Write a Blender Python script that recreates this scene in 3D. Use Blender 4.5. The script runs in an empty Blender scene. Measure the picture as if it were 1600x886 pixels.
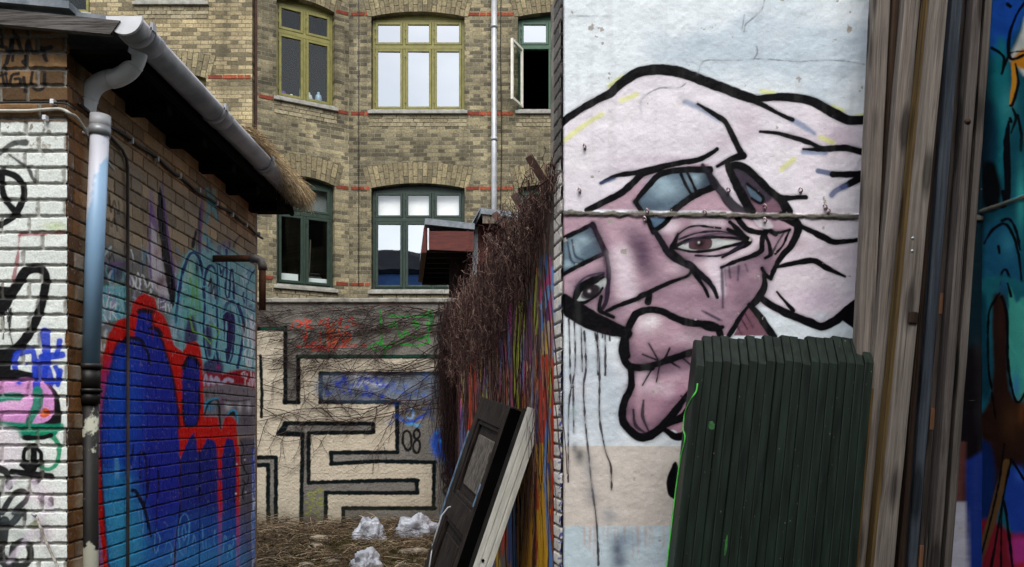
import bpy, bmesh, math, random
import numpy as np
from mathutils import Vector, Matrix
random.seed(7); RNG = np.random.default_rng(7)
S = bpy.context.scene; COL = S.collection
# ------------------------------------------------------------------ camera, sky, sun, exposure
F = 1250.0; CX = 800.0; CY = 657.0; HZ = 1.72
cam = bpy.data.objects.new('camera', bpy.data.cameras.new('camera')); COL.objects.link(cam); S.camera = cam
cam.location = (0, 0, HZ); cam.rotation_euler = (math.radians(90), 0, 0)
cam.data.sensor_width = 36; cam.data.lens = 36 * F / 1600; cam.data.shift_y = 214 / 1600
cam.data.clip_end = 2000; cam.data.clip_start = .05
SUN_EL = math.radians(52); SUN_AZ = math.radians(172)      # azimuth clockwise from +Y: the sun is behind and right
W = bpy.data.worlds.new('World'); S.world = W; W.use_nodes = True
nt = W.node_tree; bg = nt.nodes['Background']
sky = nt.nodes.new('ShaderNodeTexSky'); sky.sky_type = 'NISHITA'; sky.sun_disc = False
sky.sun_elevation = SUN_EL; sky.sun_rotation = SUN_AZ; sky.air_density = 1.3; sky.dust_density = 2.5
tc = nt.nodes.new('ShaderNodeTexCoord'); mp = nt.nodes.new('ShaderNodeMapping'); mp.inputs['Scale'].default_value = (1, 1, 2.2)
ns = nt.nodes.new('ShaderNodeTexNoise'); ns.inputs['Scale'].default_value = 2.6; ns.inputs['Detail'].default_value = 7
cr = nt.nodes.new('ShaderNodeValToRGB'); cr.color_ramp.elements[0].position = .36; cr.color_ramp.elements[1].position = .60; cr.color_ramp.elements[0].color = (.25, .25, .25, 1)
mx = nt.nodes.new('ShaderNodeMix'); mx.data_type = 'RGBA'; mx.inputs[7].default_value = (13.5, 14.0, 14.6, 1)
nt.links.new(tc.outputs['Generated'], mp.inputs[0]); nt.links.new(mp.outputs[0], ns.inputs[0]); nt.links.new(ns.outputs[0], cr.inputs[0])
nt.links.new(cr.outputs[0], mx.inputs[0]); nt.links.new(sky.outputs[0], mx.inputs[6]); nt.links.new(mx.outputs[2], bg.inputs[0])
bg.inputs[1].default_value = .10
sl = bpy.data.lights.new('sun', 'SUN'); sl.energy = 2.0; sl.angle = math.radians(34); sl.color = (1, .965, .91)
so = bpy.data.objects.new('sun', sl); COL.objects.link(so)
dvec = Vector((math.sin(SUN_AZ) * math.cos(SUN_EL), math.cos(SUN_AZ) * math.cos(SUN_EL), math.sin(SUN_EL)))
so.rotation_euler = dvec.to_track_quat('Z', 'Y').to_euler(); so.location = (0, 0, 30)
S.view_settings.view_transform = 'Standard'; S.view_settings.look = 'None'; S.view_settings.gamma = 1; S.view_settings.exposure = .74
S.cycles.max_bounces = 5; S.cycles.diffuse_bounces = 3; S.cycles.glossy_bounces = 3; S.cycles.transparent_max_bounces = 6
try: S.cycles.use_denoising = True
except Exception: pass

# ------------------------------------------------------------------ helpers
def Wp(px, py, Y): return Vector(((px - CX) / F * Y, Y, HZ + (CY - py) / F * Y))
def lin(c):
    c = np.asarray(c, float) / 255.; return np.where(c <= .04045, c / 12.92, ((c + .055) / 1.055) ** 2.4)
def lin4(c): return tuple(lin(c)) + (1.,)
def tag(o, label=None, cat=None, group=None, kind=None):
    if label: o['label'] = label
    if cat: o['category'] = cat
    if group: o['group'] = group
    if kind: o['kind'] = kind
    return o
def empty(name, loc=(0, 0, 0), label=None, cat=None, group=None, rz=0):
    o = bpy.data.objects.new(name, None); COL.objects.link(o); o.location = loc; o.rotation_euler[2] = rz; o.empty_display_size = .1
    return tag(o, label, cat, group)
def link(name, me, m, parent=None, label=None):
    o = bpy.data.objects.new(name, me); COL.objects.link(o)
    if m is not None and len(me.materials) == 0: me.materials.append(m)
    if parent: o.parent = parent
    if label: o['label'] = label
    return o
class MB:
    """collects shapes into one mesh"""
    def __init__(s): s.v = []; s.f = []; s.sm = []
    def add(s, vs, fs, smooth=False):
        b = len(s.v); s.v += [tuple(v) for v in vs]; s.f += [tuple(i + b for i in f) for f in fs]; s.sm += [smooth] * len(fs); return s
    def box(s, a, b, M=None):
        x0, y0, z0 = a; x1, y1, z1 = b
        vs = [Vector(p) for p in ((x0,y0,z0),(x1,y0,z0),(x1,y1,z0),(x0,y1,z0),(x0,y0,z1),(x1,y0,z1),(x1,y1,z1),(x0,y1,z1))]
        if M is not None: vs = [M @ v for v in vs]
        return s.add(vs, [(0,3,2,1),(4,5,6,7),(0,1,5,4),(1,2,6,5),(2,3,7,6),(3,0,4,7)])
    def bevbox(s, a, b, e, M=None):
        bm = bmesh.new(); bmesh.ops.create_cube(bm, size=1)
        for v in bm.verts: v.co = Vector([(a[i] + b[i]) / 2 + v.co[i] * (b[i] - a[i]) for i in range(3)])
        bmesh.ops.bevel(bm, geom=list(bm.edges), offset=e, segments=2, profile=.5, affect='EDGES')
        bm.verts.index_update(); vs = [v.co.copy() for v in bm.verts]
        if M is not None: vs = [M @ v for v in vs]
        fs = [tuple(v.index for v in f.verts) for f in bm.faces]; bm.free(); return s.add(vs, fs)
    def tube(s, pts, r, n=8, caps=True, arc=None):
        pts = [Vector(p) for p in pts]; rs = r if isinstance(r, (list, tuple)) else [r] * len(pts); b = []; ref = None
        for i, p in enumerate(pts):
            d = (pts[min(i + 1, len(pts) - 1)] - pts[max(i - 1, 0)]).normalized()
            if ref is None: ref = d.orthogonal().normalized()
            ref = (ref - d * ref.dot(d)); ref = ref.normalized() if ref.length > 1e-6 else d.orthogonal().normalized()
            q = d.cross(ref)
            b += [p + (ref * math.cos(2 * math.pi * k / n) + q * math.sin(2 * math.pi * k / n)) * rs[i] for k in range(n)]
        fs = [(i*n + k, i*n + (k+1) % n, (i+1)*n + (k+1) % n, (i+1)*n + k) for i in range(len(pts) - 1) for k in range(n)]
        if caps: fs += [tuple(range(n - 1, -1, -1)), tuple((len(pts) - 1) * n + k for k in range(n))]
        return s.add(b, fs, True)
    def poly(s, pts): return s.add(pts, [tuple(range(len(pts)))])
    def prism(s, pts, off):
        n = len(pts); off = Vector(off); a = [Vector(p) for p in pts]; b = [p + off for p in a]
        return s.add(a + b, [tuple(range(n - 1, -1, -1)), tuple(range(n, 2 * n))] + [(i, (i + 1) % n, n + (i + 1) % n, n + i) for i in range(n)])
    def mesh(s, name):
        me = bpy.data.meshes.new(name); me.from_pydata(s.v, [], s.f)
        me.polygons.foreach_set('use_smooth', s.sm); me.update(); return me
    def build(s, name, m, parent=None, label=None): return link(name, s.mesh(name), m, parent, label)
def fastmesh(name, co, faces, smooth=False):
    co = np.ascontiguousarray(co, np.float32); faces = np.ascontiguousarray(faces, np.int32); k = faces.shape[1]
    me = bpy.data.meshes.new(name); me.vertices.add(len(co)); me.vertices.foreach_set('co', co.ravel())
    me.loops.add(faces.size); me.loops.foreach_set('vertex_index', faces.ravel()); me.polygons.add(len(faces))
    me.polygons.foreach_set('loop_start', np.arange(0, faces.size, k, dtype=np.int32))
    me.polygons.foreach_set('use_smooth', np.full(len(faces), smooth)); me.update(calc_edges=True); return me
def tubes_np(paths, radii, sides=3):
    """many thin tubes; paths list of (n,3) arrays"""
    V = []; Fc = []; base = 0
    for P, r in zip(paths, radii):
        n = len(P); d = np.gradient(P, axis=0); d /= np.linalg.norm(d, axis=1)[:, None] + 1e-9
        a = np.cross(d, [.31, .22, .93]); a /= np.linalg.norm(a, axis=1)[:, None] + 1e-9; b = np.cross(d, a)
        rr = np.linspace(r, r * .45, n)[:, None]
        ring = [P + (a * math.cos(2 * math.pi * k / sides) + b * math.sin(2 * math.pi * k / sides)) * rr for k in range(sides)]
        V.append(np.stack(ring, 1).reshape(-1, 3)); i = np.arange(n - 1)
        for k in range(sides):
            k2 = (k + 1) % sides; Fc.append(np.stack([base + i*sides + k, base + i*sides + k2, base + (i+1)*sides + k2, base + (i+1)*sides + k], 1))
        base += n * sides
    return np.concatenate(V), np.concatenate(Fc)

# ------------------------------------------------------------------ noise
def _h(ix, iy, seed):
    n = (ix.astype(np.int64) * 374761393 + iy.astype(np.int64) * 668265263 + seed * 974634777) & 0xffffffff
    n = ((n ^ (n >> 13)) * 1274126177) & 0xffffffff
    return ((n ^ (n >> 16)) & 0xffffff) / float(0xffffff)
def vnoise(x, y, seed=0):
    ix = np.floor(x); iy = np.floor(y); fx = x - ix; fy = y - iy; fx = fx*fx*(3-2*fx); fy = fy*fy*(3-2*fy)
    a = _h(ix, iy, seed); b = _h(ix+1, iy, seed); c = _h(ix, iy+1, seed); d = _h(ix+1, iy+1, seed)
    return (a*(1-fx)+b*fx)*(1-fy) + (c*(1-fx)+d*fx)*fy
def fbm(x, y, seed=0, o=4):
    t = 0; a = .5; s = 0
    for i in range(o): t = t + a * vnoise(x, y, seed + i*17); s += a; x = x*2.03+5.1; y = y*2.03+1.7; a *= .55
    return t / s
def sstep(a, b, x): t = np.clip((x - a) / (b - a), 0, 1); return t*t*(3-2*t)

# ------------------------------------------------------------------ painted wall canvas
class Canvas:
    """a dense sheet of wall carrying its own paint and relief. org + u*du + z*up, n = outward normal"""
    def __init__(s, org, du, us, zs, n):
        s.us = np.asarray(us, float); s.zs = np.asarray(zs, float); s.n = np.array(n, float)
        U, Z = np.meshgrid(s.us, s.zs); s.U = U.ravel(); s.Z = Z.ravel()
        s.P = np.array(org)[None] + s.U[:, None] * np.array(du)[None]; s.P[:, 2] = s.Z
        Y = np.maximum(s.P[:, 1], .4); s.PX = CX + F * s.P[:, 0] / Y; s.PY = CY - F * (s.Z - HZ) / Y
        s.C = np.ones((len(s.U), 3)) * .5; s.D = np.zeros(len(s.U)); s.M = np.ones(len(s.U)); s.J = (fbm(s.U*30, s.Z*30, 3, 2) - .5)
        s.ok = None; s.wk = 1.; s.halo = 0.; s.T = (0, 0, 1)
    def view(s, ox, oy, k): s.T = (ox, oy, k)
    def tr(s, pts): ox, oy, k = s.T; return [(ox + p[0] / k, oy + p[1] / k) + tuple(p[2:]) for p in pts]
    def base(s, c): s.C[:] = c
    def mix(s, idx, a, col):
        a = a * s.M[idx]; s.C[idx] = s.C[idx] * (1 - a[:, None]) + np.asarray(col)[None] * a[:, None]
    def sel(s, x0, x1, y0, y1): return np.nonzero((s.PX > x0) & (s.PX < x1) & (s.PY > y0) & (s.PY < y1))[0]
    @staticmethod
    def smooth(p, closed=False, k=6):
        p = [tuple(q) for q in p]; n = len(p)
        if n < 3: return np.array(p, float)
        out = []
        for i in range(n if closed else n - 1):
            g = (lambda j: p[j % n]) if closed else (lambda j: p[min(max(j, 0), n - 1)])
            a, b, c, d = (np.array(g(i - 1), float), np.array(g(i), float), np.array(g(i + 1), float), np.array(g(i + 2), float))
            for t in np.arange(k) / k: out.append(.5 * (2*b + (c - a)*t + (2*a - 5*b + 4*c - d)*t*t + (3*b - a - 3*c + d)*t**3))
        if not closed: out.append(np.array(p[-1], float))
        return np.array(out)
    def stroke(s, pts, w, col, a=1., soft=1.2, curve=True, jit=2.0, taper=False):
        kk = s.T[2]; pts = s.tr(pts); n = len(pts)
        ws = [w] * n if not isinstance(w, (list, tuple)) else list(np.interp(np.linspace(0, 1, n), np.linspace(0, 1, len(w)), w))
        if taper: ws = [q * math.sin(math.pi * (.12 + .76 * i / max(1, n - 1))) for i, q in enumerate(ws)]
        p3 = [(p[0], p[1], q * s.wk / kk) for p, q in zip(pts, ws)]
        q = s.smooth(p3) if curve else np.array(p3, float)
        m = q[:, 2].max() / 2 + soft + 2 + (5 if s.halo else 0)
        idx = s.sel(q[:, 0].min() - m, q[:, 0].max() + m, q[:, 1].min() - m, q[:, 1].max() + m)
        if len(idx) == 0: return
        x = s.PX[idx]; y = s.PY[idx]; best = np.full(len(idx), 1e9)
        for i in range(len(q) - 1):
            ax, ay, aw = q[i]; bx, by, bw = q[i + 1]; dx = bx - ax; dy = by - ay; L = dx*dx + dy*dy + 1e-9
            t = np.clip(((x - ax)*dx + (y - ay)*dy) / L, 0, 1)
            best = np.minimum(best, np.hypot(x - ax - t*dx, y - ay - t*dy) - .5 * (aw + t * (bw - aw)))
        best = best + s.J[idx] * jit
        al = 1 - sstep(-soft*.5, soft, best)
        if s.halo: al = np.maximum(al, s.halo * np.exp(-(np.maximum(best, 0) / 2.6) ** 2) * (.5 + s.J[idx] * 1.6).clip(0, 1))
        s.mix(idx, a * al, lin(col))
    def fill(s, pts, col, a=1., soft=1., curve=True, jit=1.5, var=0.):
        pts = [p[:2] for p in s.tr(pts)]; q = s.smooth(pts, True, 4) if curve else np.array(pts, float)
        m = soft + 2; idx = s.sel(q[:, 0].min() - m, q[:, 0].max() + m, q[:, 1].min() - m, q[:, 1].max() + m)
        if len(idx) == 0: return
        x = s.PX[idx]; y = s.PY[idx]; ins = np.zeros(len(idx), bool); d = np.full(len(idx), 1e9)
        for i in range(len(q)):
            ax, ay = q[i]; bx, by = q[(i + 1) % len(q)]
            c = (ay > y) != (by > y); ins ^= c & (x < (bx - ax) * (y - ay) / (by - ay + 1e-12) + ax)
            dx = bx - ax; dy = by - ay; t = np.clip(((x - ax)*dx + (y - ay)*dy) / (dx*dx + dy*dy + 1e-9), 0, 1)
            d = np.minimum(d, np.hypot(x - ax - t*dx, y - ay - t*dy))
        d = np.where(ins, -d, d) + s.J[idx] * jit
        al = a * (1 - sstep(-soft, soft, d))
        if var: al = al * (1 - var * fbm(s.U[idx] * 9, s.Z[idx] * 9, 11))
        s.mix(idx, al, lin(col))
    def blob(s, x, y, rx, ry, col, a=1.):
        (x, y), = s.tr([(x, y)]); rx /= s.T[2]; ry /= s.T[2]; idx = s.sel(x - 3*rx, x + 3*rx, y - 3*ry, y + 3*ry)
        if len(idx): s.mix(idx, a * np.exp(-((s.PX[idx] - x)/rx)**2 - ((s.PY[idx] - y)/ry)**2), lin(col))
    def drips(s, x0, x1, y, n, l0, l1, w, col, seed=1, a=.9):
        r = random.Random(seed)
        for i in range(n):
            x = r.uniform(x0, x1); L = r.uniform(l0, l1) * r.uniform(.5, 1); p = [(x, y)]
            for k in range(1, 5): x += r.uniform(-1, 1) * w * .5; p.append((x, y + L * k / 4))
            s.stroke(p, [w, w*.7, w*.8], col, a, .8)
    def scrawl(s, x0, x1, y0, y1, n, w, col, seed=1, a=.9, slant=0):
        """row of loose sprayed marks (illegible writing)"""
        r = random.Random(seed); cw = (x1 - x0) / n
        for i in range(n):
            p = []; cx = x0 + cw * (i + .5)
            for k in range(r.choice([3, 4, 5])): 
                yy = r.uniform(y0, y1); p.append((cx + r.uniform(-.6, .6) * cw + slant * (y1 - yy), yy))
            s.stroke(p, w, col, a, .9)
    def bricks(s, course, z0, L=.24, H=.12, mort=.012, depth=.007, seed=0):
        zz = s.Z + (fbm(s.U*5, s.Z*5, seed+5, 2) - .5) * .004
        k = np.floor((zz - z0) / course); fz = (zz - z0) - k * course
        per = L + H; off = (k % 2) * per * .5 + (_h(k, k*0, seed) - .5) * .03
        u = s.U + off + (fbm(s.U*5, s.Z*9, seed+9, 2) - .5) * .004; j = np.floor(u / per); fu = u - j * per
        hd = fu > L; e = np.where(hd, np.minimum(fu - L, per - fu), np.minimum(fu, L - fu)); ev = np.minimum(fz, course - fz)
        j2 = j * 2 + hd; jn = (fbm(s.U*60, s.Z*60, seed+2, 2) - .5) * .006
        m = 1 - sstep(mort*.5 - .0025, mort*.5 + .0025, np.minimum(e, ev) + jn)
        s.mort = m; s.rid = _h(k, j2, seed + 77); s.rid2 = _h(k, j2, seed + 99); s.bedj = 1 - sstep(mort*.5 - .0025, mort*.5 + .0025, ev + jn)
        s.D = -m * depth * (.7 + .6 * fbm(s.U*20, s.Z*20, seed+4, 2)) + (s.rid - .5) * .003 + (fbm(s.U*45, s.Z*45, seed + 6, 3) - .5) * .003
        return m
    def build(s, name, m, parent=None, noise=0.0, label=None):
        P = s.P + s.n[None] * s.D[:, None]; nu = len(s.us); nz = len(s.zs)
        i = np.arange(nz - 1)[:, None] * nu + np.arange(nu - 1)[None]; i = i.ravel()
        me = fastmesh(name, P, np.stack([i, i + 1, i + nu + 1, i + nu], 1), True)
        at = me.color_attributes.new('Paint', 'FLOAT_COLOR', 'POINT')
        c = np.ones((len(P), 4), np.float32); c[:, :3] = np.clip(s.C, 0, 1); at.data.foreach_set('color', c.ravel())
        return link(name, me, m, parent, label)

# ------------------------------------------------------------------ materials
def principled(name, rough=.6, metal=0., spec=.5):
    m = bpy.data.materials.new(name); m.use_nodes = True; n = m.node_tree; b = n.nodes['Principled BSDF']
    b.inputs['Roughness'].default_value = rough; b.inputs['Metallic'].default_value = metal; b.inputs['Specular IOR Level'].default_value = spec
    return m, n, b
def nmat(name, c1, c2=None, scale=8., rough=.65, metal=0., bump=.2, stretch=(1, 1, 1), bs=40., spec=.4, detail=6, bd=.002, rnd=0.):
    m, n, b = principled(name, rough, metal, spec); c2 = c2 or c1
    tc = n.nodes.new('ShaderNodeTexCoord'); mp = n.nodes.new('ShaderNodeMapping'); mp.inputs['Scale'].default_value = stretch
    oi = n.nodes.new('ShaderNodeObjectInfo'); ad = n.nodes.new('ShaderNodeVectorMath'); ad.operation = 'ADD'
    ml = n.nodes.new('ShaderNodeMath'); ml.operation = 'MULTIPLY'; ml.inputs[1].default_value = 37.
    n.links.new(oi.outputs['Random'], ml.inputs[0]); n.links.new(tc.outputs['Object'], mp.inputs[0]); n.links.new(mp.outputs[0], ad.inputs[0]); n.links.new(ml.outputs[0], ad.inputs[1])
    no = n.nodes.new('ShaderNodeTexNoise'); no.inputs['Scale'].default_value = scale; no.inputs['Detail'].default_value = detail; no.inputs['Roughness'].default_value = .62
    n.links.new(ad.outputs[0], no.inputs[0])
    r = n.nodes.new('ShaderNodeValToRGB'); r.color_ramp.elements[0].position = .34; r.color_ramp.elements[1].position = .66
    r.color_ramp.elements[0].color = lin4(c1); r.color_ramp.elements[1].color = lin4(c2); n.links.new(no.outputs[0], r.inputs[0])
    last = r.outputs[0]
    if rnd:
        hs = n.nodes.new('ShaderNodeHueSaturation'); mr = n.nodes.new('ShaderNodeMapRange'); mr.inputs[3].default_value = 1 - rnd; mr.inputs[4].default_value = 1 + rnd
        n.links.new(oi.outputs['Random'], mr.inputs[0]); n.links.new(mr.outputs[0], hs.inputs['Value']); n.links.new(last, hs.inputs['Color']); last = hs.outputs[0]
    n.links.new(last, b.inputs['Base Color'])
    if bump:
        n2 = n.nodes.new('ShaderNodeTexNoise'); n2.inputs['Scale'].default_value = bs; n2.inputs['Detail'].default_value = 5; n.links.new(ad.outputs[0], n2.inputs[0])
        bp = n.nodes.new('ShaderNodeBump'); bp.inputs['Strength'].default_value = bump; bp.inputs['Distance'].default_value = bd
        n.links.new(n2.outputs[0], bp.inputs['Height']); n.links.new(bp.outputs[0], b.inputs['Normal'])
    return m
def paintmat(name, rough=.55, bs=220., bump=.5, bd=.0015, spec=.35, gr=.12):
    m, n, b = principled(name, rough, 0, spec)
    at = n.nodes.new('ShaderNodeAttribute'); at.attribute_name = 'Paint'; tc = n.nodes.new('ShaderNodeTexCoord')
    no = n.nodes.new('ShaderNodeTexNoise'); no.inputs['Scale'].default_value = bs; no.inputs['Detail'].default_value = 4; n.links.new(tc.outputs['Object'], no.inputs[0])
    mr = n.nodes.new('ShaderNodeMapRange'); mr.inputs[1].default_value = .3; mr.inputs[2].default_value = .7; mr.inputs[3].default_value = 1 - gr; mr.inputs[4].default_value = 1 + gr
    n.links.new(no.outputs[0], mr.inputs[0])
    vm = n.nodes.new('ShaderNodeVectorMath'); vm.operation = 'SCALE'; n.links.new(at.outputs['Color'], vm.inputs[0]); n.links.new(mr.outputs[0], vm.inputs['Scale'])
    n.links.new(vm.outputs[0], b.inputs['Base Color'])
    bp = n.nodes.new('ShaderNodeBump'); bp.inputs['Strength'].default_value = bump; bp.inputs['Distance'].default_value = bd
    n.links.new(no.outputs[0], bp.inputs['Height']); n.links.new(bp.outputs[0], b.inputs['Normal'])
    return m
MAT = {}
MAT['plaster'] = paintmat('painted_plaster', .6, 150, .55, .002, .08, .06)
MAT['pbrick'] = paintmat('painted_brick', .55, 120, .6, .002, .12, .16)
MAT['roughcast'] = paintmat('painted_roughcast', .85, 150, .9, .004, .05, .22)
MAT['black'] = nmat('black_void', (8, 7, 7), (12, 11, 11), rough=1, bump=0, spec=0)
MAT['bargewood'] = nmat('weathered_barge', (44, 40, 38), (122, 118, 116), 3, .85, 0, .8, (1.6, 26, 30), 18, .1, bd=.004)
MAT['zinc'] = nmat('zinc', (150, 153, 158), (182, 184, 188), 6, .42, .25, .1, spec=.5)
MAT['pvc'] = nmat('grey_pvc', (206, 208, 214), (230, 231, 234), 9, .38, 0, .15)
MAT['gutter'] = nmat('grey_pvc_gutter', (148, 149, 158), (184, 184, 190), 7, .34, 0, .15)
MAT['lead'] = nmat('roof_felt', (96, 104, 112), (136, 142, 148), 14, .8, 0, .5)
MAT['oldwood'] = nmat('weathered_wood', (62, 55, 48), (128, 118, 106), 3, .85, 0, .8, (26, 26, 1.2), 18, .15, bd=.004)
MAT['iron'] = nmat('black_iron', (18, 17, 17), (40, 36, 32), 9, .5, .1, .5)
MAT['rust'] = nmat('rusty_steel', (58, 34, 24), (104, 66, 44), 12, .8, .2, .6)
MAT['darkrust'] = nmat('dark_rusty_steel', (34, 20, 16), (70, 40, 28), 12, .85, .1, .6)
# ------------------------------------------------------------------ ground
def ground_z(x, y):
    t = np.clip((y - 4.0) / 4.7, 0, 1); return .60 * t + .0 * x
xs = np.concatenate([[-400, -60, -15], np.arange(-6, 6.01, .12), [15, 60, 400]]); ys = np.concatenate([[-400, -60, -10], np.arange(-3, 16.01, .12), [30, 80, 500]])
X, Y = np.meshgrid(xs, ys); Z = ground_z(X, Y) + (fbm(X*1.3, Y*1.3, 2) - .5) * .12 * (Y > 4.2) * (np.abs(X) < 8) - .02
n_ = len(xs); i = (np.arange(len(ys) - 1)[:, None] * n_ + np.arange(n_ - 1)[None]).ravel()
me = fastmesh('ground', np.stack([X.ravel(), Y.ravel(), Z.ravel()], 1), np.stack([i, i + 1, i + n_ + 1, i + n_], 1), True)
link('ground', me, nmat('soil', (34, 29, 22), (74, 68, 48), 5, .95, 0, 1, bs=30, bd=.03))['kind'] = 'structure'

# ------------------------------------------------------------------ mural wall (faces the camera), at Y = 4
MW = empty('mural_wall', (1.2, 4.0, 0), 'white plastered wall painted with a large pink face in a white hat', 'wall')
def kid(o): o.matrix_parent_inverse = o.parent.matrix_world.inverted() if False else Matrix.Translation(-o.parent.location) ; return o
ML, MR, YM = .257, 2.42, 4.0
us = np.concatenate([np.arange(ML, 1.86, .003), np.arange(1.86, MR, .02)]); zs = np.concatenate([np.arange(0, .95, .03), np.arange(.95, 3.86, .003), np.arange(3.87, 4.5, .03)])
c = Canvas((0, YM, 0), (1, 0, 0), us, zs, (0, -1, 0))
zz, uu = c.Z, c.U
wh = np.array(lin((226, 233, 238))); gy = np.array(lin((186, 200, 212)))
t = sstep(.45, .75, fbm(uu*2.2, zz*2.8, 21, 5))[:, None] * .8; c.C = wh * (1 - t) + gy * t
# lower coats: tan band and pale blue foot
c.view(0, 0, 1)
zt = HZ + (CY - 697) / F * 4 + (fbm(uu*30, zz*0, 5) - .5) * .006; zb = HZ + (CY - 822) / F * 4 + (fbm(uu*22, zz*0, 8) - .5) * .01
tan = np.array(lin((212, 202, 193))) * (1 + .10 * (fbm(uu*5, zz*5, 4) - .5))[:, None]
a = (sstep(-.003, .003, zt - zz) )[:, None]; c.C = c.C * (1 - a) + tan * a
blu = np.array(lin((196, 212, 220))) * (1 + .25 * (fbm(uu*6, zz*6, 14) - .5))[:, None]
a = (sstep(-.004, .004, zb - zz))[:, None]; c.C = c.C * (1 - a) + blu * a
PINK = (188, 156, 170); DPK = (124, 92, 106); HAT = (228, 220, 228); BK = (8, 8, 12); c.wk = 1.22; c.halo = .5; BL = (70, 86, 124)
c.drips(900, 1040, 824, 24, 20, 62, 2.0, (196, 178, 172), 5, .5)
for x, y, rx, ry, a in ((1000, 590, 60, 70, .18), (905, 610, 20, 60, .22)): c.blob(x, y, rx, ry, (206, 190, 205), a)
# ---- hat and hair, view A
A = (860, 0, 2.606); B = (870, 230, 2.954); Cc = (860, 460, 2.081)
c.view(*A)
c.fill([(20,510),(120,450),(210,405),(290,340),(370,292),(480,290),(600,325),(740,375),(830,408),(930,398),(1050,415),(1150,465),(1220,495),(1300,490),(1300,1000),(1240,1120),(900,1100),(620,860),(150,860),(20,850)], HAT, 1, 2, curve=False)
for x, y, rx, ry, col, a in ((260,480,180,90,(240,234,240),.8),(500,420,150,70,(240,234,240),.7),(930,640,120,110,(238,232,238),.7),(1180,560,90,60,(206,186,202),.8),(1150,680,110,50,(232,222,232),.7),
        (800,500,60,90,(196,178,190),.6),(700,580,70,40,(196,178,190),.55),(1160,800,110,50,(236,230,236),.8),(1090,900,90,50,(200,182,192),.4),(330,690,120,22,(200,184,200),.45),(120,650,80,60,(240,236,240),.7),(480,650,200,18,(196,176,194),.5),(1000,560,80,30,(186,168,182),.5)):
    c.blob(x, y, rx, ry, col, a)
for p in ([(60,570),(130,515),(210,465)], [(240,350),(290,315)], [(290,410),(350,385)], [(860,372),(910,380)], [(1150,435),(1190,452)], [(1250,474),(1290,468)], [(940,690),(990,650)], [(1100,560),(1150,580)]): c.stroke(p, 12, (226, 228, 110), .65, 3)
# skin above the ledge
c.fill([(150,852),(230,820),(300,785),(350,735),(440,690),(600,668),(720,665),(800,690),(870,760),(960,862)], PINK, 1, 1.5, curve=False)
c.fill([(640,680),(720,668),(800,858),(750,858),(690,790)], (214, 202, 212), 1, 2)
c.fill([(345,822),(440,712),(520,695),(640,690),(668,758),(590,795),(500,858),(370,858)], (92, 110, 126), 1, 1, curve=False)
for q in ((470,770,60,40),(440,740,40,30),(590,730,30,24)): c.blob(*q, (156, 180, 192), .9)
c.blob(640, 740, 40, 40, (40, 48, 58), .8); c.blob(400, 840, 60, 18, (60, 76, 90), .6)
c.stroke([(345,822),(370,858)], 16, BK); c.stroke([(345,822),(400,755),(450,708),(530,692),(600,690),(650,692)], [16,20,24], BK); c.stroke([(500,858),(580,800),(668,760)], 22, BK); c.stroke([(640,690),(668,758)], 20, BK)
c.stroke([(532,708),(555,760),(580,800)], 9, BK); c.stroke([(558,704),(580,750),(596,792)], 9, BK)
c.fill([(722,672),(760,668),(810,690),(870,752),(920,800),(965,860),(815,860),(770,790)], DPK, 1, 1.5)
c.fill([(735,672),(790,682),(850,730),(905,800),(860,830),(800,800)], (56, 50, 62), .95, 3); c.fill([(800,748),(862,800),(856,826),(820,805)], (84, 104, 122), 1, 1.5)
c.stroke([(722,672),(750,740),(785,805),(815,860)], [20,30,34], BK); c.stroke([(735,676),(765,672),(805,692),(845,727),(885,770),(925,803),(950,830),(968,862)], [22,26,24,26,34], BK); c.stroke([(800,748),(862,800),(856,828),(820,808)], 9, BK)
c.stroke([(925,803),(965,806),(1005,804),(1040,803)], [20,18,14], BK)
c.stroke([(620,672),(680,760),(730,825),(775,862)], [12,30,34], (30,28,36), .95, 2)
c.stroke([(150,856),(220,822),(290,785),(330,750),(372,712),(445,688)], [20,24,18], BK)
c.stroke([(205,746),(270,715),(350,703),(440,682),(520,665),(598,652),(642,632),(678,608)], [8,18,20,18,14], BK)
c.stroke([(205,747),(260,728)], 8, BL, .6, 2)
c.stroke([(20,520),(50,495),(120,447),(200,403),(245,380),(265,360),(300,330),(360,295),(430,284),(500,288),(570,308),(640,335),(720,365),(800,395),(836,404)], [22,24,28,34,36,34,28], BK, 1, 1.3)
c.stroke([(826,404),(900,397),(980,397),(1060,410),(1110,435),(1170,470),(1220,490),(1300,488)], [22,28,32,34,28], BK)
c.stroke([(980,486),(1030,515),(1075,545)], [16,14,8], (120,136,168), .8, 4); c.stroke([(800,395),(860,425),(930,462),(985,488)], [24,14,14], BK)
c.stroke([(855,536),(920,542),(990,560),(1050,580),(1112,608)], [8,16,16], BK); c.stroke([(1030,620),(1120,622)], 14, (120,140,176), .8, 3)
c.stroke([(1030,608),(1110,608),(1200,603),(1275,620)], [8,22,22], BK)
c.stroke([(1090,696),(1150,708),(1210,712),(1275,708)], [14,20], (84,98,134), .9, 2); c.stroke([(1150,710),(1275,710)], 20, BK); c.stroke([(1275,716),(1230,742),(1190,762)], [30,18], BK); c.stroke([(1200,758),(1165,775),(1145,795)], 18, (84,98,140), .85, 2)
c.stroke([(550,415),(620,445),(690,485)], [14,18], (120,138,170), .7, 4); c.stroke([(600,424),(660,460),(710,495),(740,550),(765,600),(780,632)], [10,18,20,22], BK)
c.stroke([(784,634),(742,645),(710,660),(680,677)], [26,18,12], BK)
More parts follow.
